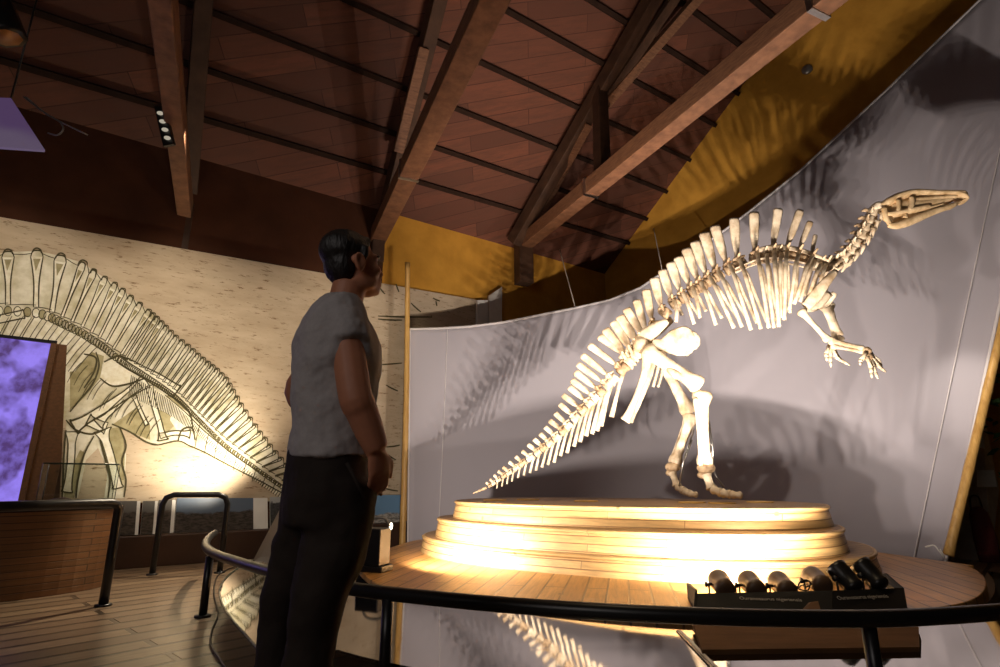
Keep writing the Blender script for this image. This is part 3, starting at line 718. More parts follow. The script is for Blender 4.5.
mb = MB(); longbone(mb, S(655,349,-.24), S(690,414,-.26), .11,.058,.095, .85); mb.build('femur', 'bone', dino)
mb = MB(); longbone(mb, S(693,414,-.26), S(674,464,-.26), .11,.045,.075, .8); mb.build('tibia', 'bone', dino)
mb = MB(); longbone(mb, S(687,416,-.32), S(670,463,-.31), .032,.015,.026); mb.build('fibula', 'bone', dino)
mb = MB(); mb.ell(S(673,467,-.26), (.09,.07,.055)); mb.ell(S(671,473,-.26), (.06,.065,.04)); mb.build('ankle', 'bone_dark', dino)
foot(672,472,-.26,[(677,486),(684,491),(690,493.5),(697,495)],None,.9)
# steel props behind the shins
for pts in ([(708,420),(709.5,445),(710,470)],[(709,421),(712.5,445),(713,470)],[(713,470),(717,478),(724,487)]):
    MB().tube([S(x,y,.12) for x,y in pts], .009, 6).build('support_rod', 'steel', dino)
for pts in ([(709.2,440),(712.5,448)],[(712.6,448),(709.8,458)],[(692,440),(684,462)],[(684,462),(679,486)],[(694,430),(685,455),(680,480)]):
    MB().tube([S(x,y,.12 if x > 700 else -.1) for x,y in pts], .008, 6).build('support_rod', 'steel', dino)
# --- skull: bars left open where the eye and cheek windows are
skull = MB()
def bar(pts, r, o=.075):
    for s in (1,-1):
        p2 = cr([S(x,y,o*s*k) for x,y,k in pts], 4); k = len(pts); R2 = []
        for i in range(len(p2)):
            t = i/(len(p2)-1)*(k-1); j = min(int(t),k-2); R2.append((lerp(r[j],r[j+1],t-j), lerp(r[j],r[j+1],t-j)*.75))
        skull.tube(p2, R2, 7, side=SN)
def mid_(pts, r, sm=5):
    p2 = cr([S(x,y) for x,y in pts], sm); k = len(pts); R2 = []
    for i in range(len(p2)):
        t = i/(len(p2)-1)*(k-1); j = min(int(t),k-2); f = t-j; R2.append((lerp(r[j][0],r[j+1][0],f), lerp(r[j][1],r[j+1][1],f)))
    skull.tube(p2, R2, 12, side=SN)
mid_([(880,209),(887,204),(897,199),(909,195.5),(922,194.6),(936,194.8),(950,195),(960,195.6),(964.5,197.5)], [(.045,.10),(.055,.13),(.052,.13),(.045,.12),(.042,.10),(.040,.085),(.038,.09),(.036,.10),(.02,.07)])
mid_([(905,203),(917,202),(930,200.5),(945,198.5),(955,198)], [(.02,.07),(.05,.085),(.045,.075),(.035,.07),(.02,.06)])
mid_([(955,196),(961,198),(964,201),(960,202.5)], [(.03,.10),(.03,.10),(.024,.09),(.01,.06)])
mid_([(883,211),(890,213),(902,210),(918,206),(936,202.5),(952,199)], [(.05,.05),(.125,.088),(.130,.095),(.10,.085),(.07,.065),(.03,.04)])
bar([(884,208,1.3),(886,217,1.3),(890,224,1.2)], [.036,.030,.030])
bar([(888,214,1.5),(900,212,1.6),(914,209,1.3),(930,205.5,.9)], [.026,.026,.030,.026])
bar([(898,200,1.4),(899,207,1.6),(897,213,1.6)], [.03,.022,.022])
bar([(912,197,1.2),(912,204,1.4),(909,210,1.5)], [.03,.028,.026])
bar([(903,214,1.1),(916,211,1.1),(932,207,.9),(944,203.5,.8)], [.012,.02,.018,.012], .07)
sk = skull.build('skull', 'skull', dino)
skull = MB()
bar([(888,225,1.25),(896,225.5,1.25),(906,222.5,1.15),(918,217.5,1),(932,212,.85),(946,207.5,.8),(956,204,.75)], [.030,.045,.052,.050,.040,.032,.022])
bar([(905,218,1.2),(906,213.5,1.3)], [.034,.016])
mid_([(890,222),(905,219),(922,213),(942,207)], [(.05,.07),(.075,.07),(.06,.06),(.02,.03)])
mid_([(944,208),(951,206.5),(958,203.5)], [(.016,.05),(.026,.075),(.012,.07)])
skull.build('lower_jaw', 'skull', sk)
MB().ell(S(878.5,207),(.07,.07,.06)).ell(S(875,208),(.05,.06,.05)).build('atlas_vertebra', 'bone', dino)

# ================================================================== SAIL SCREEN AND POLES
pl0 = P(404, 541, 8.3); pl0.z = 0.02; 
SB = [(407,8.4,544)]; 
sl = P(408, 543, 8.3); sr = P(942, 555, 6.35)
ctrl = V(2.2, 10.7, 0)
def plan(t):
    a_, b_ = V(sl.x,sl.y,0), V(sr.x,sr.y,0); return a_*(1-t)**2+ctrl*2*t*(1-t)+b_*t*t
topx = [(410,329.5),(440,328.5),(470,326.5),(505,322),(540,315),(575,308),(610,300),(640,288),(670,268),(700,247),(725,230),(750,211),(775,191),(800,171),(830,143),(860,115),(890,87),(920,58),(950,29),(980,0),(1010,-28),(1045,-60),(1085,-98)]
def top_at(u):
    x = u*(len(topx)-1); i = min(int(x), len(topx)-2); f = x-i
    return lerp(topx[i][0],topx[i+1][0],f), lerp(topx[i][1],topx[i+1][1],f)
# match each column with the plan curve by image column of its foot
NU, NV_ = 88, 40
rows = []
for i in range(NU+1):
    u = i/NU; tx, ty = top_at(u)
    bx = 408 + (942-408)*(tx-410)/(1085-410)
    t = .5; lo_, hi_ = 0, 1
    for _ in range(40):
        t = (lo_+hi_)/2; p = plan(t); 
        if proj(V(p.x,p.y,.1))[0] < bx: lo_ = t
        else: hi_ = t
    B_ = plan(t); B_ = V(B_.x, B_.y, .02)
    lean = V(0,0,0)
    T_ = P(tx, ty, B_.y)
    col = []
    for j in range(NV_+1):
        v_ = j/NV_; p = B_.lerp(T_, v_)
        p += V(.25,.97,0)*.16*math.sin(math.pi*v_)*math.sin(math.pi*u)      # belly of the cloth
        col.append(p)
    rows.append(col)
vs = [p for c in rows for p in c]; fs = [(i*(NV_+1)+j,(i+1)*(NV_+1)+j,(i+1)*(NV_+1)+j+1,i*(NV_+1)+j+1) for i in range(NU) for j in range(NV_)]
sail = MB().add(vs, fs, True).build('fabric_screen', 'sail')
tag(sail, 'tall pale grey curved fabric screen stretched behind the dinosaur skeleton', 'fabric screen')
md = sail.modifiers.new('Thickness', 'SOLIDIFY'); md.thickness = .006; md.offset = 0
MB().tube([c[-1] for c in rows], .022, 6).build('top_hem', 'hem', sail)
MB().tube([p for p in rows[-1]], .02, 6).build('side_hem', 'hem', sail)
MB().tube([p for p in rows[0]], .014, 6).build('side_hem', 'hem', sail)
def rsail(u, v_, n=0):
    c = rows[int(u*NU)]; return c[int(v_*NV_)]
seam_i = int(NU*.955)
MB().tube([rows[seam_i][j]+V(-.02,-.03,0) for j in range(NV_+1)], .008, 5).build('seam', 'hem', sail)
seam_j = int(NU*.06)
MB().tube([rows[seam_j][j]+V(0,-.012,0) for j in range(NV_+1)], .006, 5).build('seam', 'hem', sail)
# poles
def pole(a, b, r, lab, nodes=7):
    pts = []; rr = []
    for i in range(nodes*6+1):
        t = i/(nodes*6); bow = V(.02*math.sin(t*3.1),0,0)
        pts.append(a.lerp(b,t)+bow); rr.append(r*(1.10 if i % 6 == 0 else 1)*(1-.18*t))
    o = MB().tube(pts, rr, 10).build('bamboo_pole', 'bamboo'); tag(o, lab, 'pole'); return o
a_ = P(402.5, 541, 8.25); b_ = P(407.5, 263, 8.25)
pole(V(a_.x,a_.y,.0), b_, .045, 'upright bamboo pole at the left edge of the fabric screen')
a_ = P(949, 559, 6.2); b_ = P(1062, 60, 6.2)
pole(V(a_.x, a_.y  , ZD), b_, .046, 'leaning bamboo pole at the right edge of the fabric screen')
a_, b_ = P(938,548,6.25), P(947,556,6.25)
tag(MB().tube(cr([P(925,547,6.3),P(934,545.5,6.25),P(939,551,6.2),P(944,557,6.2),P(940,549,6.22)],6), .008, 6).build('white_cord', 'white'), 'small white cord loop tying the fabric screen to the leaning pole', 'cord')
for (x0,y0,x1,y1,Y0,lab) in ((571,310,562,258,9.05,'thin cable rising from the fabric screen near the truss post'),(662,272,655,235,8.9,'thin cable rising from the fabric screen behind the back spines')):
    c = min(rows, key=lambda q: abs(proj(q[-1])[0]-x0)); t_ = c[-1]+V(0,0,.035)
    e = P(x1, y1, t_.y+.5)
    o = MB().tube([t_, t_.lerp(e,.5), e, e+(e-t_)*.2], .008, 5).build('stay_cable', 'cable'); tag(o, lab, 'cable')
# ================================================================== RAILS
def hoop(name, lab, pts, r, posts, mat='black', rail='handrail', zb=0):
    t = empty(name, posts[0], lab, 'rail')
    MB().tube(pts, r, 10).build(rail, mat, t)
    for p, zt in [(q, q.z) for q in posts]:
        b_ = V(p.x, p.y, zb)
        o = MB().tube([p, b_], r*.85, 10).build('post', mat, t)
        MB().tube([b_+V(0,0,.014), b_], r*1.7, 12).build('base_plate', mat, o)
    return t
RZ = .43
rail_pts = cr([Pz(x,y,RZ) for x,y in [(215,532.8),(209,537.5),(205.5,545),(213,553),(238,562),(270,571.5),(315,582),(360,590),(430,598),(500,604.5),(600,611.5),(700,616),(800,618.5),(900,618),(1000,612),(1060,606)]], 5)
gr = hoop('guard_rail', 'long low black tube rail curving round the front of the stage', rail_pts, .033, [Pz(210,556,RZ-.02), Pz(388,598,RZ-.02), Pz(868,622,RZ-.02)])
# hoop rail at the pictures
a_, b_ = Pz(152,575,0), Pz(219.5,573,0)
hz = .80
pts = [a_, V(a_.x,a_.y,hz-.10)] ; c1 = V(a_.x,a_.y,hz); c2 = V(b_.x,b_.y,hz); d_ = (c2-c1).normalized()
pts = [V(a_.x,a_.y,.0), V(a_.x,a_.y,hz*.5), c1-V(0,0,.10), c1-V(0,0,.03)+d_*.03, c1+d_*.10, c2-d_*.10, c2-V(0,0,.03)-d_*.03, c2-V(0,0,.10), V(b_.x,b_.y,hz*.5), V(b_.x,b_.y,0)]
hp = empty('hoop_rail', a_, 'black tubular hoop rail standing before the wide pillar photo', 'rail')
MB().tube(pts, .03, 10).build('hoop', 'black', hp)
for q in (a_, b_): MB().tube([q+V(0,0,.015), q], .055, 12).build('base_plate', 'black', hp)
# left rail
e_ = Pz(103,606,0); et = V(e_.x, e_.y, .775)
s_ = P(-60,512.5,3.75); s_.z = .775
lr = empty('side_rail', e_, 'black flat handrail with one leaning post before the slatted console', 'rail')
MB().tube([s_, s_.lerp(et,.5), s_.lerp(et,.93), s_.lerp(et,.975)-V(0,0,.012), et-V(0,0,.05), et.lerp(e_,.5), e_], [.036,.036,.036,.036,.036,.034,.034], 10).build('handrail', 'black', lr)
MB().tube([e_+V(0,0,.015), e_], .06, 12).build('base_plate', 'black', lr)
p = V(s_.x, s_.y, 0); MB().tube([s_, p], .034, 10).build('post', 'black', lr)
# ================================================================== GLOSSY SHEET BETWEEN RAIL AND STAGE
AS, AY = .042, 2.4
APN = V(0, -AS, 1).normalized(); AP0 = V(0, AY, .105)
def PA(px, py): return Ppl(px, py, AP0, APN)
def onA(p): return V(p.x, p.y, AP0.z + AS*(p.y-AY))
left_edge = [PA(x,y) for x,y in [(254,561),(240,567),(226,578),(219.5,590),(222,604),(232,620),(248,638),(262,655)]]
frontal = [onA(p) for p in rail_pts if proj(p)[0] > 340 and p.y < 3.4]
frontal = [p+V(0,.045,0) for p in frontal]
frontal = [p for p in frontal]
rt = [onA(V(4.6,2.75,0)), onA(V(4.9,3.6,0)), onA(V(4.6,4.6,0))]
inner = [onA(p+(p-V(1.4,5.6,p.z)).normalized()*.05) for p in cr(right[2:]+front, 4)] + [onA(p+(p-V(1.4,5.6,p.z)).normalized()*.05) for p in cr(disc[:5],4)]
ap = MB().slab(cr(left_edge,4)+frontal+rt+inner, APN, .012).build('glossy_floor_sheet', 'gloss')
tag(ap, 'dark glossy sloping sheet inside the curved rail mirroring the skeleton tail', 'glass sheet')
MB().tube([p+APN*.002 for p in cr(left_edge,4)], .007, 6).build('sheet_edge', 'glassedge', ap)
q0, q1 = PA(677,631), PA(716,672)
sm_ = MB().bar(q0+APN*.003, q1+APN*.003, .012, .004, APN); sm_.build('dark_seam', 'black', ap)
MB().bar(q0+APN*.003+V(.016,0,0), q1+APN*.003+V(.02,0,0), .016, .004, APN).build('pale_seam', 'white', ap)
# grey acrylic sheet standing before the plinth
q = [Pz(252,562.5,0), Pz(345,558,0)]; t0, t1_ = P(283,503,q[0].y), P(345,500,q[1].y)
M['acryl'] = glass('grey_acrylic', (.62,.60,.56), .05)
_nt = M['acryl'].node_tree; _df = N(_nt, 'ShaderNodeBsdfDiffuse'); _df.inputs[0].default_value = (.75,.72,.66,1); _m2 = N(_nt, 'ShaderNodeMixShader'); _m2.inputs[0].default_value = .45
_o = _nt.nodes['Material Output']; _prev = _o.inputs[0].links[0].from_socket; _nt.links.new(_prev, _m2.inputs[1]); _nt.links.new(_df.outputs[0], _m2.inputs[2]); _nt.links.new(_m2.outputs[0], _o.inputs[0])
tag(MB().slab([q[0],q[1],t1_,t0], V(0,-1,0), .012).build('acrylic_sheet', 'acryl'), 'grey translucent acrylic sheet with slanted edge standing behind the curved rail', 'acrylic sheet')
# cable on the boards outside the sheet
cp = [Pz(x,y,.012) for x,y in [(258,560),(222,572),(214,590),(218,612),(212,630),(211,645),(222,662),(240,690)]]
tag(MB().tube(cr(cp,6), .006, 6).build('floor_cable', 'black'), 'thin dark cable lying on the floor boards outside the glossy sheet', 'cable')
# ================================================================== LAMP TRAY
tray = empty('lamp_tray', P(800,612,3.55), 'black lamp tray with two captioned slanted front boards behind the curved rail', 'lamp tray')
A0, A1, A2 = P(694,612,3.62), P(832,613,3.50), P(908,611,3.60)
B0, B1, B2 = P(697,593.5,3.72), P(832,590.5,3.62), P(904,588,3.74)
zt = .22
for p in (A0,A1,A2): p.z = .215
def panel(q, name, th=.018):
    n = (q[1]-q[0]).cross(q[3]-q[0]).normalized()
    if n.dot(CAM-q[0]) < 0: n = -n
    return MB().slab(q, n, th).build(name, 'blackmat', tray), n
pn1, n1_ = panel([A0,A1,B1,B0], 'front_board'); pn2, n2_ = panel([A1,A2,B2,B1], 'front_board')
C0, C2 = B0+V(.02,.26,0), B2+V(.05,.22,0)
MB().slab([V(A0.x,A0.y,.222),V(A1.x,A1.y,.222),V(A2.x,A2.y,.222),V(C2.x,C2.y,.222),V(C0.x,C0.y,.222)], V(0,0,1), .018).build('tray_floor', 'blackmat', tray)
MB().slab([A0,B0+V(-.01,0,.02),V(C0.x,C0.y,.30),V(C0.x,C0.y,.21)], V(-1,0,0), .015).build('side_board', 'blackmat', tray)
MB().slab([A2,B2,V(C2.x,C2.y,.36),V(C2.x,C2.y,.21)], V(1,0,0), .015).build('side_board', 'blackmat', tray)
MB().slab([B2+V(-.06,.0,0),B2,V(C2.x,C2.y,.36),V(C2.x-.08,C2.y+.02,.345)], V(0,0,1), .015).build('top_flap', 'blackmat', tray)
sb = [P(692,619,3.42),P(918,617,3.42),P(920,650,3.06),P(704,672,3.02)]
for p, z in zip(sb,(.20,.20,.0,.0)):
    p.z = z if z else onA(p).z+.024
MB().slab(sb, V(0,-.3,1), .03).build('sloping_board', 'slopewood', tray)
def text(s, p, n, size, right_, mat='paper', parent=tray):
    cu = bpy.data.curves.new('caption', 'FONT'); cu.body = s; cu.size = size; cu.align_x = 'CENTER'; cu.extrude = .0006
    tmp = bpy.data.objects.new('caption', cu); COL.objects.link(tmp); bpy.context.view_layer.update()
    me = bpy.data.meshes.new_from_object(tmp.evaluated_get(bpy.context.evaluated_depsgraph_get())); bpy.data.objects.remove(tmp); bpy.data.curves.remove(cu)
    me.materials.clear(); me.materials.append(M[mat]); o = bpy.data.objects.new('caption', me); COL.objects.link(o)
    x = right_.normalized(); z = n.normalized(); y = z.cross(x)
    m4 = Matrix((x,y,z)).transposed().to_4x4(); m4.translation = p
    o.rotation_euler = m4.to_euler(); o.location = p
    if parent: par(o, parent)
    return o
M['cap'] = simple('caption_grey', (.42,.38,.34), .6)
text('Ouranosaurus nigeriensis', (A0.lerp(A1,.56)).lerp(B0.lerp(B1,.56),.48)+n1_*.010, n1_, .034, A1-A0, 'cap')
text('Ouranosaurus nigeriensis', (A1.lerp(A2,.42)).lerp(B1.lerp(B2,.42),.55)+n2_*.006, n2_, .034, A2-A1, 'cap')
# small rock-like knob on the tray front
kb = P(811,607,3.47); MB().slab([P(803,611,3.47),P(821,611,3.46),P(818,601,3.52),P(811,602,3.52)], V(0,-1,.3), .03).build('caption_block', 'brownboard', tray)
LAMPS = [(722,584.5,'leftmost of the six spot lamps on the black tray, brown shell'),(752.5,585.5,'second spot lamp from the left on the black tray'),(783,586,'third spot lamp on the black tray, with looped cable beside it'),(817.5,581,'fourth spot lamp on the black tray, right of the looped cable'),(845,577.5,'black spot lamp second from the right end of the tray'),(870,574.5,'rightmost black spot lamp on the tray, tilted left')]
M['lampshell'] = simple('lamp_shell', (.13,.07,.035), .4, col2=(.06,.035,.02))
M['lampglass'] = emit('lamp_face', (1,.86,.62), 6)
lamp_pos = []
for i, (x,y,lab) in enumerate(LAMPS):
    Y = 3.80 - (.0 if i < 4 else .03); c = P(x, y, Y)
    ax = (V(c.x+.25, 6.0, .75) - c).normalized() if i < 4 else (V(c.x-.35, c.y+.75, c.z+.85)-c).normalized()
    lm = empty('spot_lamp', V(c.x,c.y,.222), lab, 'spot lamp', 'spot lamps on the black tray')
    mt = 'lampshell' if i < 4 else 'black'
    a_, b_ = c - ax*.08, c + ax*.08
    MB().tube([a_-ax*.014, a_, a_+ax*.02, a_+ax*.03, c, b_-ax*.02, b_], [.040,.058,.062,.057,.062,.065,.067], 18).build('housing', mt, lm)
    MB().tube([b_-ax*.004, b_+ax*.002], [.056,.056], 18).build('lens', 'lampglass', lm)
    sd = ax.cross(V(0,0,1)).normalized()
    yk = [c-sd*.080+V(0,0,.0), c-sd*.080-V(0,0,c.z-.235), c+sd*.080-V(0,0,c.z-.235), c+sd*.080]
    MB().tube(yk, .007, 6).build('yoke', 'black', lm)
    MB().tube([c-sd*.060, c-sd*.088, c-sd*.09, c-sd*.103], [.008,.008,.017,.017], 8).build('knob', 'black', lm)
    lamp_pos.append((b_+ax*.015, ax))
tag(MB().tube(cr([P(797,590,3.72),P(800,582,3.72),P(806,580,3.72),P(811,584,3.72),P(806,587,3.70),P(802,585,3.7),P(799,589,3.7),P(808,590,3.7),P(810,583,3.7)],6), .004, 5).build('lamp_cable', 'black'), 'thin looped lamp cable between the third and fourth spot lamps', 'cable')
# floodlight at the left end of the stage
fp = Pz(375,571,ZD); fl = empty('floodlight', fp, 'black floodlight box on the left end of the stage, behind the man', 'floodlight')
R_ = Matrix.Rotation(math.radians(-20),3,'Z')
MB().box(fp+V(-.02,0,.20), (.22,.18,.30), R_).build('housing', 'black', fl, .01)
MB().box(fp+V(0,0,.025), (.24,.2,.05), R_).build('foot', 'black', fl, .01)
MB().tube(cr([fp+V(-.10,.02,.35),fp+V(-.06,.02,.42),fp+V(.05,.02,.43),fp+V(.1,.02,.36)],5), .012, 8).build('yoke', 'grey', fl)
flc = fp+V(.11,.05,.36)
MB().ell(flc, (.014,.026,.03)).build('lens', 'lampglass', fl)

# ================================================================== MAN
PX0 = V(-.535, 1.80, 0)
FD = V(.92, .39, 0).normalized(); RT = V(FD.y, -FD.x, 0); ZU = V(0,0,1)      # facing, his right
def L3(r, f, z): return PX0 + RT*r + FD*f + ZU*z
RB = Matrix((RT, FD, ZU)).transposed()
def remesh(o, vox, sm=6, disp=None):
    md = o.modifiers.new('Remesh', 'REMESH'); md.mode = 'VOXEL'; md.voxel_size = vox; md.use_smooth_shade = True
    md = o.modifiers.new('Smooth', 'SMOOTH'); md.factor = .5; md.iterations = sm
    if disp:
        tx = bpy.data.textures.new('folds', 'CLOUDS'); tx.noise_scale = disp[1]; tx.noise_depth = 2
        d = o.modifiers.new('Folds', 'DISPLACE'); d.texture = tx; d.strength = disp[0]; d.mid_level = .5; d.texture_coords = 'GLOBAL'
body = MB()
# head, slightly raised
hc = L3(0, .016, 1.697); RH = RB @ Matrix.Rotation(math.radians(20), 3, 'Z') @ Matrix.Rotation(math.radians(12), 3, 'X')
def hd(r, f, z): return hc + RH @ V(r, f, z-1.70)
body.ell(hd(0,-.004,1.708), (.070,.086,.083), RH, 20, 14)
body.ell(hd(0,.030,1.655), (.060,.072,.095), RH, 16, 12)
body.ell(hd(0,.052,1.592), (.044,.048,.034), RH)
body.ell(hd(0,.082,1.578), (.022,.018,.016), RH)
body.ell(hd(0,.076,1.695), (.052,.026,.016), RH)
for s in (1,-1):
    body.ell(hd(.040*s,.066,1.645), (.022,.026,.02), RH)
    body.ell(hd(.045*s,.02,1.60), (.018,.05,.03), RH)
body.tube([hd(0,.092,1.685), hd(0,.103,1.664), hd(0,.114,1.643), hd(0,.105,1.633)], [.009,.011,.014,.011], 8)
for s in (1,-1): body.ell(hd(.012*s,.107,1.636), (.009,.012,.009), RH)
body.ell(hd(0,.099,1.612), (.024,.012,.008), RH).ell(hd(0,.097,1.598), (.022,.012,.009), RH)
for s in (1,-1):
    RE = RH @ Matrix.Rotation(-s*.35, 3, 'Z') @ Matrix.Rotation(.25, 3, 'X')
    body.ell(hd(.076*s,-.012,1.655), (.008,.017,.030), RE)
    body.tube(cr([hd(.082*s,.004,1.645),hd(.086*s,.004,1.672),hd(.088*s,-.014,1.688),hd(.09*s,-.030,1.672),hd(.086*s,-.022,1.645),hd(.078*s,-.008,1.625)],4), .006, 6)
# neck and trunk
body.tube([L3(0,.010,1.44), L3(0,.012,1.52), L3(0,.022,1.60)], [.07,.058,.056], 14)
body.tube([L3(0,0,.88), L3(0,0,1.0), L3(0,-.01,1.12), L3(0,-.02,1.28), L3(0,-.02,1.40), L3(0,-.01,1.47)], [(.13,.09),(.13,.09),(.125,.09),(.14,.10),(.15,.085),(.07,.06)], 18, side=FD)
# right arm (near the camera), hand slipping into the front pocket
sh = P(343,309,1.70); el = P(355,394,1.64); wr = P(377,450,1.69); kn = P(379.5,473,1.71)
body.tube(cr([sh, sh.lerp(el,.35), el, el.lerp(wr,.3), wr],4), [lerp(.052,.050,i/8) for i in range(9)]+[lerp(.050,.031,i/8)+.006*math.sin(math.pi*i/8) for i in range(8)], 12)
def fingers(mb, wr, kn, palm_n, cur, thumb_side, sc_=1):
    d = (kn-wr).normalized(); w = d.cross(palm_n).normalized()
    mb.tube([wr-d*.005, wr.lerp(kn,.4), kn], [(.026,.018),(.038,.016),(.041,.014)], 12, side=palm_n)
    for i, (o, L) in enumerate(((-.030,.068),(-.010,.078),(.010,.073),(.029,.058))):
        b_ = kn + w*o*thumb_side - d*.006; pts = [b_]; dd = d.copy(); ax = w*(1)
        for k, f in enumerate((.45,.32,.23)):
            dd = Quaternion(ax, cur*(.7+.12*i)*(1+.3*k)) @ dd; pts.append(pts[-1]+dd*L*f*1.25)
        mb.tube(pts, [.0095,.009,.008,.006], 8)
    tb = wr.lerp(kn,.35) - w*.034*thumb_side; t1_ = tb + (d*.7 - w*.5*thumb_side + palm_n*.35).normalized()*.036; t2_ = t1_ + (d*.95+palm_n*.2).normalized()*.03; t3_ = t2_+(d+palm_n*.1).normalized()*.022
    mb.tube([tb+w*.012*thumb_side, t1_, t2_, t3_], [.014,.012,.010,.007], 8)
fingers(body, wr, kn, (-FD*.15+V(-.6,.75,0)).normalized(), .32, -1)
# left arm, elbow showing behind the back
sh2 = L3(-.185,-.02,1.42); el2 = P(296,392,2.03); wr2 = L3(-.20,.10,1.02); kn2 = L3(-.19,.15,.95)
body.tube(cr([sh2, sh2.lerp(el2,.4)+V(0,0,0), el2, el2.lerp(wr2,.4), wr2],4), [lerp(.05,.042,i/8) for i in range(9)]+[lerp(.042,.028,i/8)+.005*math.sin(math.pi*i/8) for i in range(8)], 12)
fingers(body, wr2, kn2, RT, .3, 1)
# legs (inside the trousers)
lh, lk, la = P(316,488,1.86), P(283,602,1.93), V(-.73,1.97,.09)
rh, rk, ra_ = P(342,488,1.76), P(313,604,1.74), V(-.545,1.76,.09)
for a_, k_, f_ in ((lh,lk,la),(rh,rk,ra_)):
    body.tube(cr([a_, a_.lerp(k_,.4), k_, k_.lerp(f_,.35), f_, f_+FD*.10-V(0,0,.05)],3), [lerp(.075,.055,i/6) for i in range(7)]+[lerp(.052,.035,i/6) for i in range(6)]+[.033,.028,.025], 12)
body.tube([lh+V(0,0,.06), rh+V(0,0,.06)], [.085,.085], 12)
man = body.build('person', 'skin')
tag(man, 'man in grey t-shirt and dark trousers looking up at the skeleton, hand in pocket', 'person')
remesh(man, .0065, 4)
# hair
hb = MB()
hb.ell(hd(0,-.016,1.722), (.077,.090,.074), RH, 22, 14).ell(hd(0,-.040,1.668), (.064,.053,.070), RH, 18, 12)
for s in (1,-1): hb.tube([hd(.070*s,.020,1.72), hd(.072*s,.016,1.685), hd(.071*s,.012,1.662)], [.017,.012,.006], 8)
hb.tube([hd(-.045,.050,1.748), hd(0,.062,1.756), hd(.045,.050,1.748)], [.016,.02,.016], 10)
hair = hb.build('hair', 'hair', man); remesh(hair, .007, 3, (.005,.03))
for s in (1,-1):
    MB().ell(hd(.031*s,.076,1.670), (.011,.011,.010), RH).build('eye', 'eye', man)
    MB().tube([hd(.016*s,.101,1.692), hd(.034*s,.097,1.697), hd(.05*s,.080,1.692)], [.004,.005,.003], 6).build('eyebrow', 'hair', man)
# t-shirt: centre (px, py, Y) sections
sh_ = MB()
secs = [(438/1, 0)]
def sec(z, r, f, a, b): return (L3(r,f,z), (a, b))
SS = [sec(1.015,0,.005,.165,.130), sec(1.06,0,.0,.160,.125), sec(1.13,0,.002,.155,.124), sec(1.22,0,.004,.165,.132), sec(1.31,0,.004,.178,.142), sec(1.39,0,-.006,.184,.138), sec(1.455,0,-.020,.168,.104), sec(1.505,0,-.012,.118,.084), sec(1.545,0,-.002,.072,.070)]
rings = []
k = 28; vs = []; fs = []
for c, (a_, b_) in SS:
    for j in range(k):
        t = 2*math.pi*j/k; ct_, st_ = math.cos(t), math.sin(t)
        vs.append(c + RT*a_*math.copysign(abs(ct_)**.85, ct_) + FD*b_*math.copysign(abs(st_)**.85, st_))
for i in range(len(SS)-1):
    for j in range(k): fs.append((i*k+j,i*k+(j+1)%k,(i+1)*k+(j+1)%k,(i+1)*k+j))
fs += [tuple(range(k-1,-1,-1)), tuple(range((len(SS)-1)*k, len(SS)*k))]
sh_.add(vs, fs, True)
d_ = (el-sh); sh_.tube([L3(.08,-.015,1.44), sh+V(0,0,-.005), sh+d_*.30, sh+d_*.44], [.075,.076,.072,.070], 16)
d2 = (el2-sh2); sh_.tube([L3(-.08,-.01,1.43), sh2, sh2+d2*.3, sh2+d2*.5], [.07,.068,.062,.062], 16)
tee = sh_.build('t_shirt', 'tee', man); remesh(tee, .010, 4, (.026,.12))
# trousers
tr_ = MB()
tr_.tube([L3(0,0,1.05), L3(0,0,.98), L3(0,0,.90), L3(0,0,.82)], [(.158,.122),(.160,.126),(.165,.135),(.150,.125)], 24, side=FD)
tr_.tube(cr([lh+V(0,0,.02), lh.lerp(lk,.45)+FD*.01, lk, lk.lerp(la,.5), la+V(0,0,-.02)],4), [lerp(.105,.088,i/4) for i in range(5)]+[lerp(.088,.066,i/4) for i in range(4)]+[lerp(.062,.056,i/8) for i in range(8)], 16)
tr_.tube(cr([rh+V(0,0,.02), rh.lerp(rk,.45)+FD*.02, rk+FD*.01, rk.lerp(ra_,.5), ra_+V(0,0,-.02)],4), [lerp(.112,.098,i/4) for i in range(5)]+[lerp(.098,.076,i/4) for i in range(4)]+[lerp(.072,.064,i/8) for i in range(8)], 16)
tro = tr_.build('trousers', 'trousers', man); remesh(tro, .012, 4, (.020,.09))
q = L3(.13,.075,.93); tr2 = MB().tube([L3(.163,.03,1.0), L3(.166,.06,.95), L3(.17,.085,.90)], [.006,.006,.005], 6, side=FD).build('pocket_edge', 'trousers', tro)
for a_ in (la, ra_):
    s_ = MB(); b0_ = V(a_.x,a_.y,.0)
    s_.tube([b0_-FD*.085+V(0,0,.045), b0_-FD*.05+V(0,0,.05), b0_+FD*.05+V(0,0,.048), b0_+FD*.14+V(0,0,.034), b0_+FD*.19+V(0,0,.026)], [(.03,.03),(.046,.040),(.046,.046),(.034,.048),(.02,.03)], 14, side=RT)
    s_.slab([b0_+FD*x+RT*y+V(0,0,.018) for x,y in ((-.10,-.03),(-.10,.03),(.05,.048),(.16,.042),(.20,0),(.16,-.042),(.05,-.048))], ZU, .018)
    s_.build('shoe', 'shoe', man)

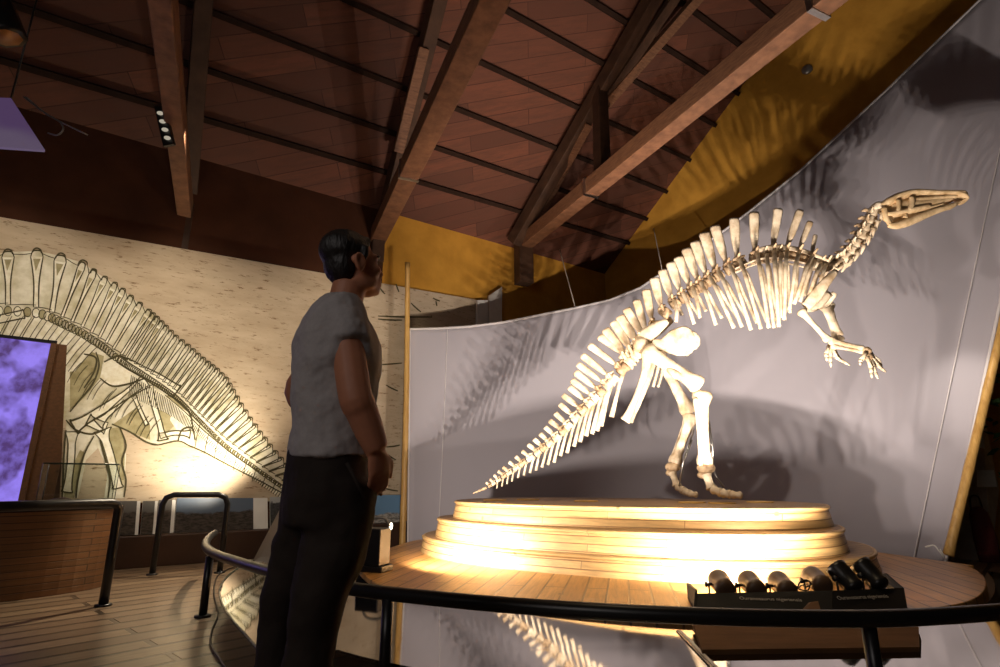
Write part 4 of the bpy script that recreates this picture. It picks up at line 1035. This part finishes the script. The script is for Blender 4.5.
# ================================================================== LEFT SIDE: KIOSK, CONSOLE, CASE
kc = P(20,420,3.95)
kn_ = WN.copy()
kp = PW(52,344,.62)
def PK(px, py, off=0): return Ppl(px, py, kp+kn_*off, kn_)
bx = PK(50,420); left_x = PK(-170,420)
z0, z1 = PK(23,505).z, PK(52,344).z
kt = V(-kn_.y, kn_.x, 0); kt = kt if kt.x > 0 else -kt
r_ = V(PK(52,344).x, PK(52,344).y, 0)
kio = empty('video_kiosk', V(r_.x-.6, r_.y+.1, 0), 'tall brown kiosk with a large violet video screen at the left edge', 'video kiosk')
w_ = 1.5
q = lambda s, z, off=0: V(r_.x,r_.y,0) + kt*s + kn_*off + V(0,0,z)
MB().slab([q(-w_,z0,.004),q(0,z0,.004),q(0,z1,.004),q(-w_,z1+.02,.004)], kn_, .03).build('screen', 'screen', kio)
MB().slab([q(-w_-.1,0,-.03),PK(52,660,-.03),PK(67,345,-.03),q(-w_-.1,z1+.035,-.03)], kn_, .09).build('back_board', 'brownboard', kio)
MB().bar(q(.015,z0-.1,.0), q(.015,z1+.012,.0), .05, .05, kn_).build('bezel', 'brownboard', kio)
MB().bar(q(-w_,z1+.02,.01), q(.04,z1+.02,.01), .03, .03).build('bezel', 'blackmat', kio)
# console: slatted curved body with dark top
cx, cy = -4.52, 5.15
con = empty('slatted_console', V(cx,cy,0), 'low curved wooden slat console behind the left handrail', 'console')
cpts = [V(cx,cy,0)+WD*1.0*math.cos(a_)+WN*.5*math.sin(a_) for a_ in [math.radians(i*7.5) for i in range(48)]]
def prism(pts, z0_, z1_, mat, name, parent):
    k = len(pts); mb = MB(); mb.add([V(p.x,p.y,z0_) for p in pts]+[V(p.x,p.y,z1_) for p in pts], [(i,(i+1)%k,k+(i+1)%k,k+i) for i in range(k)]+[tuple(range(k-1,-1,-1)),tuple(range(k,2*k))]); return mb.build(name, mat, parent)
prism(cpts, 0, .69, 'console', 'body', con)
prism([V(cx+(p.x-cx)*1.03, cy+(p.y-cy)*1.03, 0) for p in cpts], .69, .72, 'blackmat', 'top', con)
# glass case with a small dark cast
gc = empty('glass_case', V(cx,cy,.72), 'clear glass display case standing on the slatted console', 'display case')
g0, g1, g2, g3 = P(36,500,5.05), P(112,498,5.35), P(117,463.5,5.35), P(40,463.5,5.05)
for p in (g0,g1): p.z = .725
gz = (g2.z+g3.z)/2
bk = V(-.12,.22,0)
def pane(a_, b_): 
    n = (b_-a_).cross(ZU).normalized(); MB().slab([a_,b_,V(b_.x,b_.y,gz),V(a_.x,a_.y,gz)], n, .006).build('glass_pane', 'glass', gc)
pane(g0,g1); pane(g1,g1+bk); pane(g1+bk,g0+bk); pane(g0+bk,g0)
MB().slab([V(p.x,p.y,gz+.006) for p in (g0,g1,g1+bk,g0+bk)], ZU, .006).build('glass_top', 'glass', gc)
ed = MB()
for a_, b_ in ((g0,g1),(g1,g1+bk),(g1+bk,g0+bk),(g0+bk,g0)):
    ed.tube([V(a_.x,a_.y,gz), V(b_.x,b_.y,gz)], .0045, 5)
for a_ in (g0,g1,g0+bk,g1+bk): ed.tube([a_, V(a_.x,a_.y,gz)], .003, 5)
ed.build('glass_edges', 'glassedge', gc)
fc = g0.lerp(g1,.32)+bk*.5
fo = MB().tube([fc+V(-.16,0,.02), fc+V(-.10,0,.035), fc+V(.0,0,.045), fc+V(.09,0,.03), fc+V(.15,.02,.015)], [(.015,.03),(.03,.06),(.035,.07),(.026,.05),(.012,.02)], 10, side=V(0,1,0)).build('fossil_cast', 'beam_dark')
tag(fo, 'small dark elongated fossil cast lying in the glass case', 'fossil')
fo2 = MB().tube(cr([fc+V(.19,.08,.016),fc+V(.23,.10,.03),fc+V(.28,.12,.025),fc+V(.32,.14,.016)],4), .016, 8).build('fossil_cast', 'bone'); tag(fo2, 'small pale bone cast at the right end of the glass case', 'fossil')
# ceiling fittings top left
hs = empty('hanging_panel', P(10,125,4.0), 'violet-lit panel hanging under the dark roof at the top left', 'hanging panel')
q_ = [P(-70,95,3.6),P(11,98,3.9),P(45,150,3.9),P(-70,142,3.6)]
n_ = (q_[1]-q_[0]).cross(q_[3]-q_[0]).normalized(); n_ = n_ if n_.dot(CAM-q_[0]) > 0 else -n_
M['violet'] = emit('violet_glow', (.30,.17,.42), .22, (.42,.30,.50), 1.2)  # violet light on the panel put in as a glow of its own
MB().slab(q_, n_, .03).build('panel', 'violet', hs); 
for a_ in (q_[0].lerp(q_[1],.3), q_[1]): MB().tube([a_-n_*.02, a_-n_*.02+V(0,0,1.9)], .008, 6).build('hanger_rod', 'black', hs)
cab = cr([P(24,97,4.1),P(45,113,4.1),P(60,122,4.1),P(63,130,4.1),P(57,135,4.1),P(48,133,4.1)],5); tag(MB().tube(cab,.007,6).build('hanging_cable','grey'), 'loop of cable hanging beside the violet panel', 'cable')
cab = cr([P(26,97,4.3),P(50,116,4.4),P(88,135,4.6)],5); tag(MB().tube(cab,.007,6).build('hanging_cable','grey'), 'thin straight cable running down behind the violet panel', 'cable')
lc = P(2,22,3.4); ll = empty('ceiling_spotlight', lc, 'dark ceiling spotlight cut by the top left corner', 'spotlight')
ax = V(.25,.2,-.9).normalized()
MB().tube([lc-ax*.16, lc-ax*.15, lc+ax*.10, lc+ax*.12], [.07,.10,.13,.13], 8).build('housing', 'black', ll)
MB().tube([lc+ax*.118, lc+ax*.125], [.1,.1], 8).build('lens', simple('dim_lens', (.35,.16,.05), .3), ll)
MB().tube([lc-ax*.16, lc-ax*.16+V(0,0,1.2)], .018, 8).build('stem', 'black', ll)
# LED cluster on the left beam
le = empty('led_fitting', P(163,125,4.95), 'small fitting with four pale lamps fixed to the leftmost roof truss', 'lamp')
M['led'] = emit('led_cell', (.9,.8,.62), .45)
u_ = (P(169,141,6.0)-P(159,109,6.0)); rr_ = V(1,0,0)
MB().slab([P(154,106,4.9),P(164,106,4.9),P(173,144,4.9),P(163,146,4.9)], V(0,-1,-.3), .05).build('housing', 'black', le)
for i in range(4):
    t = (i+.5)/4; c = P(lerp(159,168.5,t), lerp(109,142,t), 4.885)
    MB().ell(c, (.036,.012,.021), Matrix.Rotation(.3,3,'Y')).build('lamp_cell', 'led', le)
# round detector on the ochre wall
sp = Ppl(807, 69, G1+GN*.03, GN)
dt_ = MB().tube([sp-GN*.03, sp, sp+GN*.02], [.10,.10,.07], 20).build('round_detector', 'grey'); tag(dt_, 'small round grey detector on the ochre gable wall', 'detector')
# ================================================================== RIGHT SIDE BEYOND THE POLE
ip = empty('info_easel', P(978,500,7.6), 'leaning pale triangular easel panel behind the leaning bamboo pole', 'easel')
q_ = [P(958,600,7.4),P(1000,600,7.4),P(999,490,7.7),P(981,398,7.9),P(970,400,7.9)]
for p in q_[:2]: p.z = 0.0
n_ = V(-.1,-1,.15).normalized()
M['easel'] = simple('easel_grey', (.34,.31,.28), .6)
MB().slab(q_, n_, .04).build('panel', 'easel', ip)
for pg in ([(975,446),(985,449),(983,432),(978,428)],[(977,487),(997,487),(994,470),(977,470)]):
    pts_ = [P(x,y,7.45) for x,y in pg]; MB().slab(pts_, n_, .004).build('paper_sheet', 'paper', ip)
bg = empty('red_bag', P(985,545,7.2), 'dark red cloth bag hanging behind the leaning bamboo pole', 'bag')
q0 = P(984,540,7.2); MB().tube([q0+V(-.02,0,.38), q0+V(0,0,.3), q0+V(.02,0,0), q0+V(.02,0,-.3)], [(.06,.05),(.11,.07),(.13,.09),(.11,.08)], 12, side=V(0,1,0)).build('body', 'red', bg)
MB().tube(cr([q0+V(-.08,0,.33),q0+V(-.06,0,.5),q0+V(.04,0,.5),q0+V(.06,0,.33)],4), .01, 6).build('strap', 'blackmat', bg)
MB().box(V(q0.x+.02,q0.y,(q0.z-.3)/2), (.2,.16,max(.05,q0.z-.3))).build('support', 'blackmat', bg)
fol = MB(); f0 = P(1004,418,6.9)
for i in range(160):
    c = f0 + V(random.uniform(-.10,.6), random.uniform(-.25,.25), random.uniform(-.9,.9)); a_ = random.uniform(0,6.28); d_ = V(math.cos(a_),math.sin(a_),random.uniform(-.6,.3)).normalized(); s_ = d_.cross(V(random.random(),random.random(),random.random())).normalized()
    fol.add([c, c+d_*.07+s_*.03, c+d_*.16, c+d_*.07-s_*.03], [(0,1,2,3)])
pl_ = empty('potted_tree', V(f0.x+.3,f0.y,0), 'dark leafy plant half hidden at the right edge behind the pole', 'plant')
fo_ = fol.build('foliage', 'leaf', pl_); fo_['kind'] = 'stuff'
MB().tube([V(f0.x+.3,f0.y,.0), V(f0.x+.3,f0.y,.9), V(f0.x+.32,f0.y,f0.z+.4)], [.05,.04,.02], 8).build('stem', 'beam_dark', pl_)
dk = MB().box((7.2, 8.9, 1.6), (3.0,.1,3.2)); tag(dk.build('dark_partition', 'blackmat'), 'dark partition behind the plant at the right edge', 'partition')

# ================================================================== LIGHT
def spot(name, loc, target, power, size, blend=.6, col=(1,.80,.58), rad=.04):
    l = bpy.data.lights.new(name, 'SPOT'); l.energy = power; l.spot_size = math.radians(size); l.spot_blend = blend; l.color = col; l.shadow_soft_size = rad
    o = bpy.data.objects.new(name, l); COL.objects.link(o); o.location = loc
    o.rotation_euler = (Vector(target)-Vector(loc)).to_track_quat('-Z', 'Y').to_euler(); return o
def area(name, loc, target, power, sx, sy, col=(1,.85,.7)):
    l = bpy.data.lights.new(name, 'AREA'); l.shape = 'RECTANGLE'; l.size = sx; l.size_y = sy; l.energy = power; l.color = col
    o = bpy.data.objects.new(name, l); COL.objects.link(o); o.location = loc
    o.rotation_euler = (Vector(target)-Vector(loc)).to_track_quat('-Z', 'Y').to_euler(); return o
WARM = (1,.79,.55); NEUT = (1,.86,.74)
# the tray lamps: four on the pedestal and body, two wide on the whole skeleton
tg = [S(640,420), S(700,330), S(760,280), S(850,260)]
for i in range(4):
    p, ax = lamp_pos[i]
    spot('tray_lamp_light', p, tg[i], 270, 112, .8, NEUT, .016)
for i in (4, 5):
    p, ax = lamp_pos[i]; p = p + V(.0,.14,.10)
    spot('tray_lamp_light', p, (S(880,210) if i == 5 else S(640,300)), 190, 118, .8, NEUT, .016)
spot('floodlight_light', flc+V(.13,-.03,.02), V(1.2,6.6,.8), 430, 165, 1, NEUT, .04)
for i in (0,1,2):
    p, ax = lamp_pos[i]
    spot('tray_lamp_light', p, V(p.x+.1, 5.0, .45), 130, 95, .8, NEUT, .016)
p, ax = lamp_pos[4]
spot('tray_lamp_light', p, Ppl(720,170,G1,GN), 420, 52, .8, NEUT, .016)
spot('man_fill_spot', P(640,-120,2.9), V(-.45,1.8,1.45), 20, 30, 1, (1,.62,.36), .06)  # unseen warm spot added for the stage glow on face and arm
spot('stage_fill_spot', P(560,-140,3.6), V(.9,5.2,.2), 420, 62, 1, (1,.76,.46), .06)  # unseen spot added to brighten the stage and pedestal top
spot('easel_fill_spot', V(4.6,5.6,3.4), P(985,500,7.4), 90, 34, 1, (1,.88,.74), .06)  # added spot with no visible source, lifts the dark easel
spot('ceiling_track_light', P(420,-60,3.2), S(690,380), 340, 46, .8, NEUT, .06)
# picture-wall lights: a low lamp behind the plinth pictures and added unseen fill spots up high
pl1 = PW(235,492,.75); spot('mural_low_light', V(pl1.x,pl1.y,.80), PW(190,420,0), 190, 125, .9, (1,.86,.66), .08)
for x_, e_, z_ in ((-20,140,4.5),(150,170,4.5),(330,110,4.6)):
    p_ = PW(x_,300,0)+WN*2.1; p_.z = z_
    spot('mural_fill_spot', p_, PW(x_,390,0), e_, 92, 1, (1,.85,.66), .1)
spot('console_light', V(-1.4,6.2,2.6), V(-3.78,5.35,.4), 200, 11, .9, (1,.70,.40), .08)
spot('floor_fill_spot', V(-2.2,7.2,3.9), V(-2.9,5.3,0), 1000, 44, 1, (1,.84,.62), .05)  # added unseen spot, stands in for the mural lamp's patch on the boards
# the timber roof and ochre corner
spot('roof_fill_spot', P(560,560,4.2), PR(540,110), 700, 52, .9, (1,.70,.48), .1)  # unseen spot added for the tray lamps' spill on the roof
area('screen_glow', q(-.9,1.4,.25), V(-.6,1.8,1.2), 5, 1.6, 1.2, (.5,.35,1))
area('hall_ambient', V(-2.6,-2.2,3.4), V(-.3,3,1.0), 44, 2.5, 2.5, (1,.9,.85))
w = bpy.data.worlds.new('world'); SC.world = w; w.use_nodes = True
w.node_tree.nodes['Background'].inputs[0].default_value = (1,.75,.6,1); w.node_tree.nodes['Background'].inputs[1].default_value = .004
SC.view_settings.view_transform = 'Standard'; SC.view_settings.look = 'None'; SC.view_settings.gamma = 1; SC.view_settings.use_curve_mapping = False
SC.view_settings.exposure = 0.0
SC.cycles.use_denoising = True
SC.cycles.max_bounces = 6
SC.cycles.sample_clamp_indirect = 6
